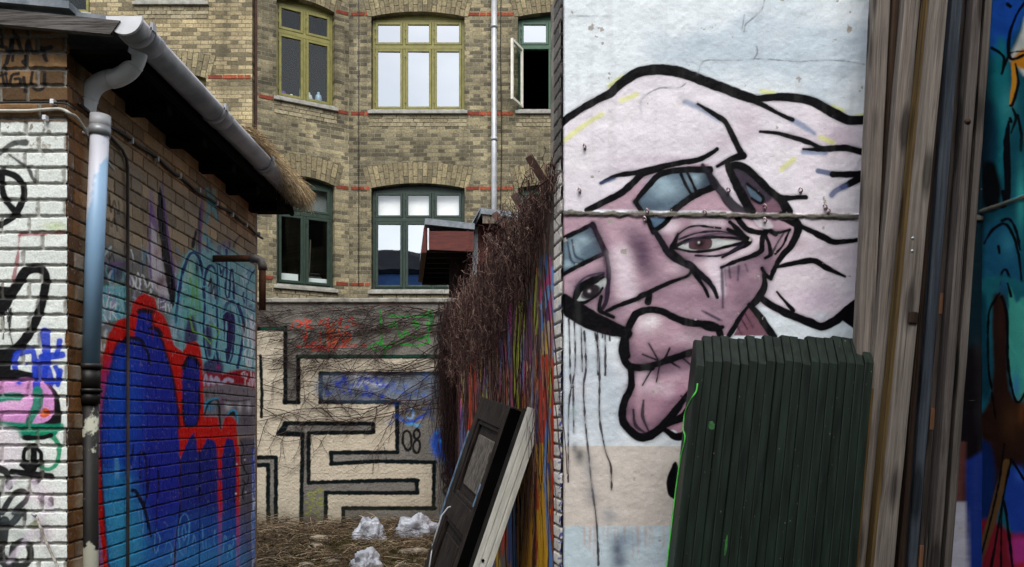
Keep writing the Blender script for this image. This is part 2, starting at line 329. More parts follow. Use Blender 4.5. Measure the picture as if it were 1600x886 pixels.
# ---- below the ledge, view B
c.view(*B)
c.fill([(20,305),(840,305),(1060,320),(1110,380),(1050,500),(990,605),(955,640),(900,720),(800,870),(300,870),(200,825),(80,740),(20,700)], PINK, 1, 1.5, curve=False)
c.fill([(1060,300),(1120,360),(1290,440),(1420,420),(1420,880),(1200,880),(930,720),(960,600),(1010,560),(1110,380)], (222, 208, 218), 1, 1.5, curve=False)
for q in ((1200,400,90,18,(238,230,236),.8),(1120,450,50,40,(186,166,176),.7),(1250,480,70,30,(206,190,200),.6),(1100,620,90,30,(230,222,226),.7),(1330,640,50,60,(236,228,236),.6),(1200,700,100,50,(198,176,200),.55),(1220,780,40,20,(216,222,234),.8)): c.blob(*q)
c.fill([(925,725),(1000,760),(1230,850),(1330,790),(1370,770),(1370,900),(990,900)], (224, 232, 238), 1, 1.2, curve=False)
for x, y, rx, ry, col, a in ((310,570,40,110,(226,204,214),.85),(560,560,60,50,(214,188,198),.7),(500,370,60,30,(222,202,212),.85),(740,350,120,30,(206,176,188),.6),(720,545,80,40,(226,208,216),.9),(735,620,26,60,(224,212,220),.9),
        (890,400,50,50,(238,224,230),.95),(820,470,90,24,(222,204,212),.8),(400,500,36,70,(70,56,84),.75),(360,430,36,60,(120,92,116),.5),(440,450,60,100,(150,112,132),.5),(830,640,80,120,(150,112,132),.5),(620,700,160,40,(160,122,140),.5),(800,760,60,50,(206,170,184),.6),(1010,450,30,50,(214,184,196),.7),(160,770,80,40,(206,184,194),.7),(90,640,40,20,(210,184,196),.6)):
    c.blob(x, y, rx, ry, col, a)
c.fill([(20,418),(165,357),(226,488),(130,535),(20,598)], (88, 106, 120), 1, 1, curve=False)
for q in ((80,470,34,40),(120,430,40,24),(50,540,30,18)): c.blob(*q, (158, 180, 192), .9)
c.stroke([(70,430),(85,500),(120,520)], 7, (40,50,70), .8); c.stroke([(50,440),(65,520),(95,540)], 7, (40,50,70), .8)
c.stroke([(20,424),(100,388),(165,356)], 16, BK, curve=False); c.stroke([(165,356),(190,410),(226,488)], 20, BK, curve=False); c.stroke([(226,488),(130,532),(20,592)], 16, BK, curve=False)
c.stroke([(226,488),(238,560),(236,640),(226,715),(200,760)], [16,18,18,12], (28,26,34)); c.blob(222,520,10,40,BK,.6)
SH = (58, 40, 62)
for p, w, al, sf in (([(180,380),(215,470),(232,560),(228,690)], 44, .5, 14), ([(385,450),(400,520),(430,570)], 50, .6, 20), ([(330,400),(360,450)], 40, .35, 18), ([(250,745),(380,690),(520,615),(600,590)], 34, .5, 14), ([(470,400),(510,480),(590,530)], 36, .55, 12), ([(640,590),(720,680),(760,760)], 44, .4, 18),
        ([(770,560),(850,540),(930,500)], 44, .5, 16), ([(540,440),(600,400),(700,385),(850,400)], 40, .4, 14), ([(560,500),(640,510),(760,500)], 20, .45, 10), ([(950,480),(945,560),(940,640),(880,730),(800,830)], 50, .5, 18), ([(1020,400),(1000,470),(980,560)], 34, .5, 12), ([(80,640),(140,600),(210,585)], 30, .5, 10), ([(100,730),(190,700),(215,660)], 24, .5, 10), ([(400,760),(520,770),(640,790),(740,830)], 22, .4, 12),
        ([(560,310),(700,330),(800,350)], 30, .3, 12), ([(440,700),(560,690),(700,720)], 50, .25, 22), ([(80,700),(170,770),(280,800)], 60, .4, 20), ([(840,590),(850,660),(830,720)], 60, .35, 20)): c.stroke(p, w, SH, al * .85, sf)
for p, w, al, sf in (([(290,500),(320,620),(330,680)], 46, .7, 18), ([(720,520),(738,600),(744,660)], 34, .9, 12), ([(780,530),(880,480),(930,430)], 22, .7, 10), ([(470,350),(520,350)], 40, .6, 14), ([(640,350),(760,350)], 20, .5, 8)): c.stroke(p, w, (228, 212, 222), al, sf)
# left eye
c.fill([(82,712),(100,670),(150,625),(222,600),(226,640),(190,680),(130,710)], (176,180,180), 1, 1)
c.fill([(128,690),(120,660),(150,632),(188,640),(192,672),(165,698)], (64,52,60), 1, 1.2); c.blob(155,664,10,10,(8,8,10),1)
c.stroke([(78,712),(84,670),(105,640),(150,612),(215,588)], [12,14,8], BK); c.stroke([(84,700),(108,655),(150,628),(216,600)], [14,24,26,12], BK); c.fill([(112,690),(140,640),(190,640),(205,670),(160,704)], (30,24,30), .85, 2); c.blob(150,664,7,7,(210,200,205),.8); c.stroke([(96,722),(140,712),(190,680),(212,650)], [14,8,8], BK); c.stroke([(85,645),(125,605),(170,588),(218,580)], 7, (40,34,60), .85); c.stroke([(100,740),(130,745)], 10, BK)
c.stroke([(205,690),(196,750),(225,768),(262,785)], [14,18,14], BK); c.stroke([(230,756),(300,725),(370,700),(430,668),(520,626),(600,597),(616,580)], [14,18,16,14,10], BK); c.stroke([(375,700),(390,685),(425,680),(420,715)], [16,20,26], BK)
# second lens tail, nose side lines
c.fill([(418,325),(522,322),(445,390)], (88, 112, 136), 1, 1, curve=False); c.stroke([(412,322),(446,392)], 20, BK, curve=False); c.stroke([(526,318),(490,360),(446,388)], 18, BK)
c.stroke([(455,392),(485,440),(520,495),(570,525),(618,548),(655,580),(700,622),(725,655),(740,694)], [20,26,28,22,12], (22,20,28)); c.stroke([(625,570),(655,610),(685,655),(700,690)], [20,14,8], BK)
# right eye
c.fill([(556,466),(590,440),(640,424),(720,420),(820,432),(870,436),(780,458),(690,474),(610,476)], (196,200,198), 1, 1)
c.fill([(614,468),(610,440),(622,425),(660,418),(705,420),(718,440),(708,466),(660,474)], (84,58,66), 1, 1); c.blob(660,444,20,20,(10,8,12),1); c.blob(655,440,5,5,(230,230,230),1)
c.stroke([(532,470),(570,445),(620,425),(700,415),(790,417),(860,425),(888,434)], [12,12,12,20], BK); c.stroke([(545,466),(620,482),(700,478),(790,458),(880,436)], [12,9,9,16], BK)
c.stroke([(560,400),(545,440),(530,472),(560,500),(600,535)], [10,20,16,10], BK); c.stroke([(555,408),(600,374),(650,363),(700,368),(755,374)], 7, BK); c.stroke([(565,425),(640,398),(740,388),(830,402)], 7, (36,30,44)); c.stroke([(590,445),(680,408),(790,400),(860,420)], 6, (60,46,66), .8)
c.stroke([(790,380),(840,405),(888,434),(830,470),(765,508)], [14,22,10], BK); c.stroke([(640,500),(740,502),(820,475),(860,448)], 7, (34,28,44)); c.stroke([(800,345),(845,390),(886,432)], [14,20,16], BK)
c.stroke([(830,322),(872,375),(910,390),(965,396)], [22,22,18], BK); c.stroke([(760,555),(830,525),(900,503),(942,478),(948,440),(952,400)], [10,18,20,16], BK)
for p, w, al in (([(760,555),(764,620),(766,740)], 10, .8), ([(795,552),(800,600)], 12, .7), ([(840,548),(836,612)], 11, .7), ([(775,560),(782,640)], 12, .4), ([(870,540),(880,570)], 9, .5), ([(670,755),(720,780),(760,800)], 7, .8), ([(690,768),(750,800)], 5, .6)): c.stroke(p, w, (44,40,66), al, 2.5, taper=True)
c.stroke([(905,318),(960,368),(1010,402)], [26,18], BK); c.stroke([(960,380),(1010,395),(1075,382)], 12, BK); c.fill([(900,322),(960,325),(1000,370),(940,372)], (206,196,202), 1, 1.5)
c.stroke([(1040,318),(1090,340),(1115,372),(1085,450),(1040,500),(1012,545),(988,605)], [34,34,26,20,16], BK); c.stroke([(948,560),(965,590),(988,606)], 16, BK); c.stroke([(1072,388),(1045,450),(1010,492)], 8, BK); c.stroke([(1050,392),(1020,440),(990,500)], 7, BK, .8)
c.stroke([(962,400),(980,450),(985,495),(962,512)], [12,14,10], BK)
c.stroke([(1095,348),(1170,385),(1240,420),(1290,438),(1420,424)], [16,22,26,12], BK); c.stroke([(1020,552),(1100,535),(1185,525),(1250,560),(1330,597)], [12,20,24,8], BK)
c.stroke([(955,590),(960,640),(935,690),(900,730),(850,785),(795,870)], [14,30,24,20], BK); c.stroke([(935,690),(1000,735),(1080,775),(1160,805),(1222,828),(1285,800),(1335,762),(1400,715)], [26,32,32,40], BK, 1, 1.3); c.stroke([(1016,668),(1060,720),(1092,755)], [6,16], BK)
c.fill([(1310,780),(1420,730),(1420,870),(1360,830)], BK)
c.fill([(815,870),(850,800),(890,735),(930,780),(990,870)], (120, 82, 96), 1, 1.2, curve=False); c.stroke([(890,728),(940,785),(1000,875)], [20,30], BK)
for p in ([(850,790),(880,840)], [(870,770),(905,830)], [(830,820),(850,860)]): c.stroke(p, 8, (30,22,34), .8, taper=True)
# lips and jaw, view C
c.view(*Cc)
c.fill([(255,235),(242,195),(245,150),(268,80),(295,52),(340,50),(440,88),(540,100),(555,130),(560,200),(440,200),(360,222)], (180, 146, 160), 1, 1.2)
c.fill([(262,262),(300,248),(370,225),(440,205),(520,200),(520,420),(440,470),(400,440),(340,455),(290,462),(245,420),(238,365)], (170, 132, 148), 1, 1.2)
for q in ((310,95,40,30,(232,214,222),.95),(330,85,24,18,(246,238,240),.7),(450,140,60,22,(214,190,200),.6),(400,260,60,30,(206,176,190),.6),(420,360,60,60,(172,130,150),.5),(290,310,30,40,(202,172,184),.6),(290,200,40,26,(150,110,130),.5),(380,190,60,20,(110,78,94),.5)): c.blob(*q)
for p, w, al, sf in (([(255,190),(270,225),(340,225),(440,195)], 40, .5, 14), ([(280,250),(360,240),(440,230)], 34, .45, 12), ([(250,400),(290,440),(350,430),(410,360)], 40, .45, 14), ([(255,100),(248,160)], 26, .45, 10), ([(450,110),(530,150)], 30, .35, 12), ([(260,300),(256,370)], 24, .4, 8)): c.stroke(p, w, (58, 40, 62), al, sf)
c.stroke([(300,270),(330,300),(380,310)], 30, (214,190,202), .6, 12)
c.stroke([(250,200),(244,150),(262,90),(288,58),(350,52),(435,88),(530,102),(552,130),(548,160)], [18,20,18,20,18], BK); c.stroke([(478,95),(525,112),(560,106)], [10,16,10], BK)
c.stroke([(40,25),(95,58),(145,85),(200,108),(250,128)], [46,44,40,28], BK, 1, 1.5); c.fill([(40,20),(60,22),(120,70),(60,75),(40,55)], BK)
c.stroke([(60,60),(120,95),(180,115),(235,125)], 26, BK, 1, 1.5)
c.stroke([(248,120),(234,165),(238,205),(262,236),(330,236)], [20,20,18], BK); c.stroke([(262,242),(340,228),(400,208),(450,192),(520,170)], [14,16,20,14], BK)
for p, w in (([(320,160),(350,212)], 12), ([(388,175),(372,212)], 10), ([(372,208),(420,238)], 10), ([(345,285),(356,225)], 10), ([(300,295),(332,238)], 10), ([(428,205),(460,232)], 12), ([(300,195),(350,215)], 10)): c.stroke(p, w, BK, .95, taper=True)
c.stroke([(262,242),(262,300),(240,350),(235,405),(258,442),(292,465),(332,455),(372,420),(412,372),(450,320)], [18,20,22,24,22,14], BK); c.stroke([(372,440),(405,462),(440,460)], [14,22], BK); c.stroke([(380,420),(430,400),(450,380)], [18,24], BK)
for p in ([(270,375),(276,425),(308,450)], [(303,345),(300,395),(318,442)], [(425,330),(450,345)]): c.stroke(p, 9, (26,24,36), .9, taper=True)
DR = (38, 24, 34)
for p, w in (([(60,80),(62,150),(66,290),(74,300)], 3.5), ([(78,90),(80,240),(60,360),(58,610)], 3), ([(110,120),(116,230),(108,300),(112,400),(124,520),(134,620),(150,740),(156,880)], 4.5), ([(145,125),(158,200),(160,300),(160,400),(178,505),(196,560),(199,635)], 4), ([(178,120),(179,262)], 4), ([(100,110),(104,250)], 3), ([(152,120),(155,260)], 4), ([(192,118),(193,150)], 3), ([(168,116),(170,140)], 3), ([(74,280),(76,450)], 3)):
    c.stroke(p, w, DR, .92, .8, jit=3)
for q in ((95,525,16,26,(40,50,62),.8),(78,500,10,18,(60,70,80),.6),(122,560,20,44,(150,150,152),.6),(132,650,22,36,(124,126,132),.55),(190,720,30,26,(150,156,164),.6),(218,830,22,34,(48,64,96),.75),(235,800,34,24,(90,108,130),.6),(270,800,40,30,(140,160,176),.5),(225,870,26,22,(60,72,98),.7),(78,380,16,20,(170,186,190),.7)): c.blob(*q)
c.fill([(410,545),(385,580),(378,620),(390,660),(430,660)], BK); 
c.view(0,0,1); c.fill([(1500,-200),(1700,-200),(1700,1000),(1490,1000),(1482,500)], (10, 34, 44), 1, 4, curve=False); c.fill([(1460,540),(1560,540),(1560,790),(1460,790)], (14, 10, 16), 1, 12, curve=False); c.fill([(1510,720),(1560,690),(1560,1000),(1512,1000)], (24, 50, 130), .9, 4, curve=False); c.fill([(1400,690),(1508,690),(1506,786),(1400,786)], (96, 56, 54), .9, 3, curve=False); c.fill([(1400,786),(1510,784),(1516,1000),(1400,1000)], (176, 176, 190), 1, 3, curve=False)
# cracks
c.view(*A)
for p in ([(872,0),(860,40),(820,78),(795,100),(788,130)], [(600,300),(615,262),(640,246),(760,246),(850,240),(1000,250),(1150,245),(1280,262)], [(550,340),(520,358),(440,360),(372,405),(370,460)], [(840,190),(842,215),(828,240)], [(80,66),(240,66)], [(780,120),(790,60)]): c.stroke(p, 2.2, (120,126,130), .7, .5, jit=3)
zl = HZ + (CY - 334) / F * 4
sm = np.abs(zz - (zl - (uu - .3) * .012)); a = (1 - sstep(.008, .018, sm + (fbm(uu*20, zz*26, 6) - .5) * .026))[:, None]
c.C = c.C * (1 - a) + np.array(lin((104, 100, 92))) * (.7 + .6 * fbm(uu*60, zz*60, 3))[:, None] * a
chip = sstep(.80, .81, fbm(uu*16, zz*16, 51, 5))[:, None]; c.C = c.C * (1 - chip) + np.array(lin((168, 162, 154))) * chip
dirt = (sstep(.55, .8, fbm(uu*18, zz*1.5, 61, 4)) * .10)[:, None]; c.C = c.C * (1 - dirt) + np.array(lin((110, 110, 108))) * dirt
rol = (fbm(uu*9, zz*34, 71, 4) - .5)[:, None] * .16 + (fbm(uu*60, zz*60, 72, 3) - .5)[:, None] * .12; c.C = (c.C * (1 + rol)).clip(0, 1)
c.D = (fbm(uu*14, zz*14, 31, 4) - .5) * .006 + (fbm(uu*55, zz*55, 33, 2) - .5) * .0012 + (1 - sstep(.004, .016, sm + (fbm(uu*26, zz*26, 16) - .5) * .02)) * .010
e = np.clip((uu - ML) / .014, 0, 1); c.D = c.D - (1 - e) ** 2 * .014
kid(c.build('plaster_face', MAT['plaster'], MW))
kid(MB().box((ML + .001, YM + .02, 0), (MR, YM + .30, 4.5)).build('wall_core', nmat('render_edge', (150, 150, 150), (180, 182, 184), rough=.8), MW))
# little cut-off metal hooks left in the wall
MAT['hook'] = nmat('painted_hook', (150, 110, 112), (206, 196, 196), 40, .5, .2, .2, rnd=.3)
for px, py in ((914, 228), (906, 296), (1139, 296), (1252, 296), (1102, 331), (1012, 329), (1196, 343), (1295, 328), (1290, 322), (1008, 341), (1196, 322)):
    p = Wp(px, py, YM - .012); m = MB()
    m.tube([p + Vector((-.008, .02, .006)), p + Vector((-.006, -.006, .008)), p + Vector((-.001, -.014, 0)), p + Vector((.004, -.008, -.008)), p + Vector((.003, .02, -.009))], .0036, 6)
    m.bevbox(tuple(p + Vector((-.007, -.001, -.013))), tuple(p + Vector((.008, .016, -.006))), .002)
    kid(m.build('hook', MAT['hook'], MW))

# ------------------------------------------------------------------ slanting side wall with coloured stripes under the ivy
Dv = np.array([-.1766, 1.0]); Dl = float(np.hypot(*Dv)); Dn = Dv / Dl; SN = (-Dn[1], Dn[0], 0)   # normal to the left
GL = 4.8 * Dl
SW = empty('striped_wall', (.245, YM, 0), 'wall covered in vertical coloured paint runs under hanging ivy stems', 'wall')
us = np.concatenate([np.arange(0, .35, .003), np.arange(.35, GL, .010)]); zs = np.concatenate([np.arange(0, .6, .04), np.arange(.6, 3.9, .0045)])
zs = zs[zs < 3.9]
c = Canvas((.245, YM, 0), (Dn[0], Dn[1], 0), us, zs, SN); uu, zz = c.U, c.Z
c.bricks(.0686, .02, mort=.012, depth=.010, seed=4); nb = 1 - sstep(.155, .175, uu) * .96; c.D = c.D * nb + (1 - nb) * (fbm(uu*40, zz*8, 41, 4) - .5) * .012; c.mort = c.mort * nb
c.C = np.array(lin((120, 112, 104))) * (.7 + .5 * c.rid)[:, None]
pal = [(226,110,54),(214,172,40),(96,148,206),(196,58,36),(120,70,120),(176,188,70),(214,84,150),(60,120,190),(74,32,30),(210,198,176),(150,60,90),(70,52,60)]
lowpal = [(206,150,30),(196,58,30),(70,36,28),(214,120,36),(40,80,150),(120,64,30),(190,150,50)]
r = random.Random(5)
for px in np.arange(718, 882, 1.9):
    n = r.choice([1, 2, 2, 3]); y = r.uniform(395, 520)
    for k in range(6):
        L = r.uniform(50, 150); t = (y - 400) / 480.; cpal = pal if y < 600 else lowpal
        if y < 470 and r.random() < .7: cpal = [(96,148,206),(150,80,130),(196,84,146),(150,160,66),(110,60,110)]
        x = px + r.uniform(-1.5, 1.5); w = r.uniform(2, 6)
        c.stroke([(x, y), (x + r.uniform(-1, 1), y + L*.5), (x + r.uniform(-1.5, 1.5), y + L)], [w, w, w*.5], r.choice(cpal), .92, 1.0)
        y += L * r.uniform(.5, .8)
        if y > 900: break
for p, w, col in (([(862,425),(850,450),(842,470)], 8, (214,90,140)), ([(866,420),(868,520),(866,640)], 7, (110,160,214)), ([(858,450),(848,480)], 9, (120,170,220)), ([(852,560),(846,700),(842,790)], 13, (200,60,34)), ([(868,560),(864,680),(868,760)], 9, (196,52,32)),
        ([(820,720),(824,800),(820,900)], 22, (206,146,28)), ([(845,700),(850,800),(846,900)], 16, (214,160,34)), ([(835,740),(834,900)], 5, (60,34,26)), ([(800,790),(804,900)], 10, (40,90,150)), ([(858,640),(852,740),(862,900)], 5, (90,140,200)), ([(724,640),(722,720)], 8, (60,110,190)), ([(740,560),(736,640),(732,700)], 8, (206,70,36)), ([(812,470),(806,560),(806,640)], 9, (176,184,60)), ([(840,430),(836,520)], 6,(176,184,60)), ([(826,480),(822,560)], 9, (104,60,110)),
        ([(870,380),(872,470)], 4, (206,60,120)), ([(876,760),(870,840),(872,900)], 6, (20,20,24))):
    c.stroke(p, w, col, .95, 1.2)
# pale brick ends by the corner, with blue lettering
a = (1 - sstep(.150, .165, uu))[:, None]; cb = np.array(lin((236, 230, 220))) * (.7 + .4 * c.rid)[:, None] * (.75 + .5 * fbm(uu*30, zz*30, 8))[:, None]
top = sstep(2.95, 3.05, zz)[:, None]; cb = cb * (1 - top) + np.array(lin((92, 88, 84))) * (.6 + .7 * c.rid)[:, None] * top
c.C = c.C * (1 - a) + cb * a
for y in (590, 612, 640, 665, 690, 715, 740, 762, 790, 815, 840, 865, 885):
    c.stroke([(874, y), (879, y - 9), (884, y), (877, y + 3)], 2.4, (40, 64, 168), .9, .6); c.stroke([(873, y + 8), (884, y + 6)], 2.2, (40, 64, 168), .8, .6)
for y in (480, 506, 560): c.stroke([(873, y), (882, y - 8)], 3, (70, 90, 170), .6, .8)
mo = (c.mort * .8)[:, None]; c.C = c.C * (1 - mo) + np.array(lin((52, 48, 46))) * mo
kid(c.build('painted_face', MAT['pbrick'], SW))
m = MB(); P0 = Vector((.245, YM, 0)) + Vector(SN) * -.02; P1 = P0 + Vector((Dn[0], Dn[1], 0)) * (GL - .35)
nn = -Vector(SN) * .22
m.prism([P0 + Vector((.012,.012,0)), P1, P1 + Vector((0, 0, 2.98)), P0 + Vector((.012, .012, 2.98))], nn)
m.prism([P0 + Vector((.012,.012,2.9)), P0 + Vector((Dn[0], Dn[1], 0)) * .24 + Vector((0,0,2.9)), P0 + Vector((Dn[0], Dn[1], 0)) * .24 + Vector((0,0,3.9)), P0 + Vector((.012,.012,3.9))], nn * .9)
kid(m.build('wall_core', nmat('wall_core', (96, 90, 84), (120, 112, 104)), SW))
# trim the tall strip of wall: keep full height only at the near end
me = SW.children[0].data; co = np.empty(len(me.vertices) * 3, np.float32); me.vertices.foreach_get('co', co); co = co.reshape(-1, 3)
lim = np.where(co[:, 1] < YM + .23, 9, 3.0)
co[:, 2] = np.minimum(co[:, 2], lim); me.vertices.foreach_set('co', co.ravel()); me.update()

# ------------------------------------------------------------------ right wall with teal graffiti
RN = np.array([-.2, 1.0]); RN /= np.hypot(*RN)
RW = empty('teal_graffiti_wall', (2.35, YM, 0), 'teal and blue graffiti wall at the right edge beyond the planks', 'wall')
us = np.concatenate([np.arange(-3.2, -.9, .05), np.arange(-.9, 0.05, .004)]); zs = np.concatenate([np.arange(0, .85, .04), np.arange(.85, 3.95, .005)])
c = Canvas((2.35, YM, 0), (RN[0], RN[1], 0), us, zs, (-RN[1], RN[0], 0)); uu, zz = c.U, c.Z
V1 = (1480, 0, 2.0)
t = fbm(uu*3, zz*2, 5)[:, None]; c.C = np.array(lin((24, 96, 114))) * (.7 + .6 * t)
c.view(*V1)
c.fill([(140,0),(235,0),(235,60),(190,150),(170,190),(140,150)], (34,96,206), 1, 8); c.fill([(150,150),(190,170),(180,500),(130,560)], (28,140,150), .9, 8); c.blob(190,330,26,60,(70,176,180),.8); c.fill([(100,340),(150,330),(160,500),(100,560)], (14,58,84), .9, 10)
c.fill([(196,180),(232,100),(245,60),(245,230),(215,200)], (236,236,226), .95, 4); c.fill([(200,192),(245,150),(245,215),(214,215),(200,300),(206,325),(218,240)], (232,150,40), 1, 3)
c.fill([(60,200),(118,180),(140,330),(136,520),(118,900),(60,900)], (8, 22, 30), .85, 14)
c.stroke([(205,200),(210,240),(205,290),(200,330)], [10,16,8], (236,160,44), 1, 1)
for p, w in (([(245,5),(215,50),(195,110),(192,165),(205,185),(245,170)], [6,10,8]), ([(140,150),(165,165),(178,185),(170,230)], [8,8,5]), ([(190,15),(196,20)], 12), ([(170,230),(185,190),(200,165),(240,160)], 5), ([(214,200),(222,260),(205,325),(198,330)], [6,8,5]), ([(205,340),(215,370),(200,415)], [5,9,5]), ([(192,380),(186,440),(188,560),(190,620)], [6,26,14]), ([(220,360),(232,420),(230,470)], 8), ([(196,370),(200,380)], 8)):
    c.stroke(p, w, (10,12,20), 1, 1.2)
c.fill([(112,520),(140,505),(158,530),(170,610),(150,660),(112,640)], (6,8,14), 1, 5)
c.fill([(120,720),(145,700),(180,690),(210,740),(226,800),(228,900),(120,900)], (30,96,130), 1, 8); c.blob(190,760,24,40,(60,150,176),.7); c.blob(230,620,14,90,(70,190,186),.9)
for p, w in (([(116,760),(140,720),(180,700),(208,740),(224,800),(232,880)], 7), ([(172,690),(195,685),(216,720),(228,780)], 7), ([(160,770),(163,790)], 8), ([(165,886),(172,850),(186,845),(200,886)], 7), ([(150,640),(180,640),(175,600)], 14)): c.stroke(p, w, (8,10,18), 1, 1.4)
c.view(1480, 443, 2.0)
c.fill([(90,0),(245,0),(245,110),(205,60),(180,-10),(150,60),(130,340),(95,300)], (30,110,124), 1, 4); c.fill([(90,60),(118,40),(134,200),(140,330),(110,360),(80,260)], (14,66,84), 1, 6)
c.fill([(195,20),(215,60),(245,60),(245,330),(222,368),(205,340),(192,240)], (72,176,160), 1, 3); c.blob(215,320,12,40,(60,130,190),.8)
c.fill([(140,60),(165,35),(185,70),(195,330),(245,400),(245,620),(180,560),(130,780),(100,800),(110,500),(90,440),(140,330)], (44, 25, 18), 1, 4); c.blob(168,100,10,70,(60,30,24),.8); c.blob(200,430,30,60,(76,48,28),.8); c.blob(232,400,10,40,(104,58,28),.9)
c.fill([(60,520),(130,500),(150,620),(120,760),(70,760)], (16,44,100), 1, 6); c.fill([(195,580),(245,600),(245,820),(210,800),(180,680)], (34,70,170), 1, 4); c.blob(225,600,16,24,(56,100,200),.7)
c.fill([(60,760),(140,740),(200,780),(245,790),(245,900),(60,900)], (136,30,44), 1, 6); c.fill([(200,800),(245,800),(245,870),(205,870)], (200,60,150), .9, 8); c.blob(235,885,20,14,(206,40,40),.9)
c.stroke([(185,560),(165,640),(140,740),(120,800),(90,900)], [22,26,22], (104,76,44), 1, 2)
for p, w in (([(140,330),(128,250),(130,100),(150,50),(165,30)], 6), ([(170,40),(186,100),(190,240),(205,340),(222,372),(245,340)], 8), ([(140,340),(150,420)], 5), ([(178,500),(168,580),(150,680),(120,800),(90,900)], 6), ([(200,550),(180,640),(160,760),(135,900)], 7), ([(176,680),(190,760),(205,900)], 8), ([(170,700),(168,900)], 5), ([(200,550),(245,620)], 8), ([(190,0),(200,40)], 6)): c.stroke(p, w, (8,8,12), 1, 1.2)
c.fill([(20,680),(62,690),(72,900),(10,900)], (196,196,206), 1, 4); c.fill([(40,570),(62,560),(60,690),(35,690)], (120,70,64), 1, 4)
c.view(0, 0, 1)
zl = HZ + (CY - 322) / F * 3.9
sm = np.abs(zz - zl - .0 * uu) + (fbm(uu*20, zz*20, 6) - .5) * .012; a = (1 - sstep(.005, .014, sm))[:, None]
c.C = c.C * (1 - a) + np.array(lin((100, 98, 90))) * a
c.D = (fbm(uu*14, zz*14, 3, 3) - .5) * .005 + (1 - sstep(.006, .014, sm)) * .014
kid(c.build('plaster_face', MAT['plaster'], RW))
m = MB(); a0 = Vector((2.35, YM, 0)) + Vector((RN[1], -RN[0], 0)) * .02; a1 = a0 - Vector((RN[0], RN[1], 0)) * 3.2
m.prism([a0, a1, a1 + Vector((0, 0, 4.5)), a0 + Vector((0, 0, 4.5))], Vector((RN[1], -RN[0], 0)) * .25); kid(m.build('wall_core', nmat('rw_core', (120, 120, 120)), RW))

# ------------------------------------------------------------------ yard wall with the maze
YZ = 8.7
YW = empty('yard_wall', (-2, YZ, 0), 'grey roughcast yard wall painted with a cream maze outlined in black', 'wall')
us = np.concatenate([np.arange(-4.6, -2.85, .03), np.arange(-2.85, -.5, .0045), np.arange(-.5, .3, .03)]); zs = np.concatenate([np.arange(0, .45, .03), np.arange(.45, 3.02, .0045)])
c = Canvas((0, YZ, 0), (1, 0, 0), us, zs, (0, -1, 0)); uu, zz = c.U, c.Z
g = np.array(lin((120, 116, 110))); spk = _h(np.floor(uu*150), np.floor(zz*150), 3)
c.C = g * (.62 + .5 * fbm(uu*3, zz*3, 3) + .35 * (spk - .5))[:, None]
st = sstep(.5, .75, fbm(uu*2.2, zz*.8, 9))[:, None] * .3; c.C = c.C * (1 - st) + np.array(lin((58, 52, 44))) * st
Q1 = (400, 480, 4.431); Q2 = (400, 660, 3.922); CRM = (182, 172, 154); OUT = (12, 20, 22)
c.view(0, 0, 1)
def q1(*p): return [(400 + x / 4.431, 480 + y / 4.431) for x, y in p]
def q2(*p): return [(400 + x / 3.922, 660 + y / 3.922) for x, y in p]
maze = q1((-120,158),(195,158),(195,660),(298,660),(298,350),(1285,350),(1285,458),(445,458),(445,660),(975,660)) + q2((862,182),(458,182),(458,255),(1095,240),(1095,525),(535,525),(535,640),(430,640),(430,432),(990,432),(990,352),(322,370),(322,66),(720,66),(720,8),(180,8),(135,72),(285,72),(270,680),(125,680),(125,215),(-100,215))
c.fill(maze, CRM, 1, .8, curve=False, jit=.6)
c.fill(q2((-100,262),(68,262),(68,680),(-100,680)), CRM, 1, .8, curve=False)
# left dark edge piece
for seg in (q1((-120,150),(200,150)), q1((203,140),(203,655)), q1((203,660),(292,660)), q1((293,660),(293,345)), q1((290,343),(1290,343)), q1((1283,400),(1283,458)), q1((1290,460),(445,460)), q1((447,455),(447,655)), q1((445,657),(985,657)), q1((975,657),(978,886)),
        q2((866,0),(866,182)), q2((866,182),(458,186)), q2((460,186),(463,252)), q2((460,254),(760,238),(1095,246)), q2((1092,246),(1088,525)), q2((1095,526),(535,526)), q2((535,526),(535,640)), q2((428,640),(428,430)), q2((428,432),(990,432)), q2((988,432),(985,360)), q2((990,355),(760,356),(325,370)), q2((323,370),(323,66)), q2((323,66),(720,60)), q2((718,60),(718,8)), q2((718,8),(180,6)), q2((180,6),(135,70)), q2((135,72),(285,76)), q2((285,76),(275,680)), q2((-100,215),(122,215)), q2((122,215),(122,680)), q2((-100,262),(72,262)), q2((74,262),(74,680))):
    c.stroke(seg, 6.0, OUT, 1, 1.4, curve=False, jit=2.0)
c.stroke(q1((30,340),(40,600),(36,760)), 4.5, OUT, 1, 1.4); c.fill(q2((135,72),(180,6),(205,8),(185,50),(285,60),(285,76)), OUT, 1, 1.2, curve=False); c.stroke(q1((1220,30),(1210,150)), 5, (30,110,50), .8)
c.stroke(q1((40,148),(195,146)), 4, (30,84,66), .6); c.stroke(q1((300,340),(1280,340)), 3, (30,84,66), .5)
c.view(*Q1)
RD = (200, 52, 34); GR = (40, 150, 52)
for p in ([(245,140),(265,100),(300,90),(310,130)], [(290,135),(330,110)], [(340,75),(350,130)], [(345,90),(385,95),(350,115),(385,145)], [(430,120),(480,80),(500,140)], [(440,120),(500,118)], [(500,80),(510,140),(560,90),(580,130)], [(590,80),(590,140),(640,130)], [(660,70),(670,135)], [(640,90),(710,130)], [(350,155),(350,250),(420,240)], [(320,160),(345,255)], [(440,170),(450,240),(430,190)], [(500,160),(505,270)], [(520,170),(510,270)], [(540,240),(570,150)], [(570,150),(610,260)], [(620,170),(660,200),(610,240)], [(290,270),(600,268),(760,265)], [(390,295),(560,290)]):
    c.stroke(p, 9, RD, .8, 1.2, jit=4)
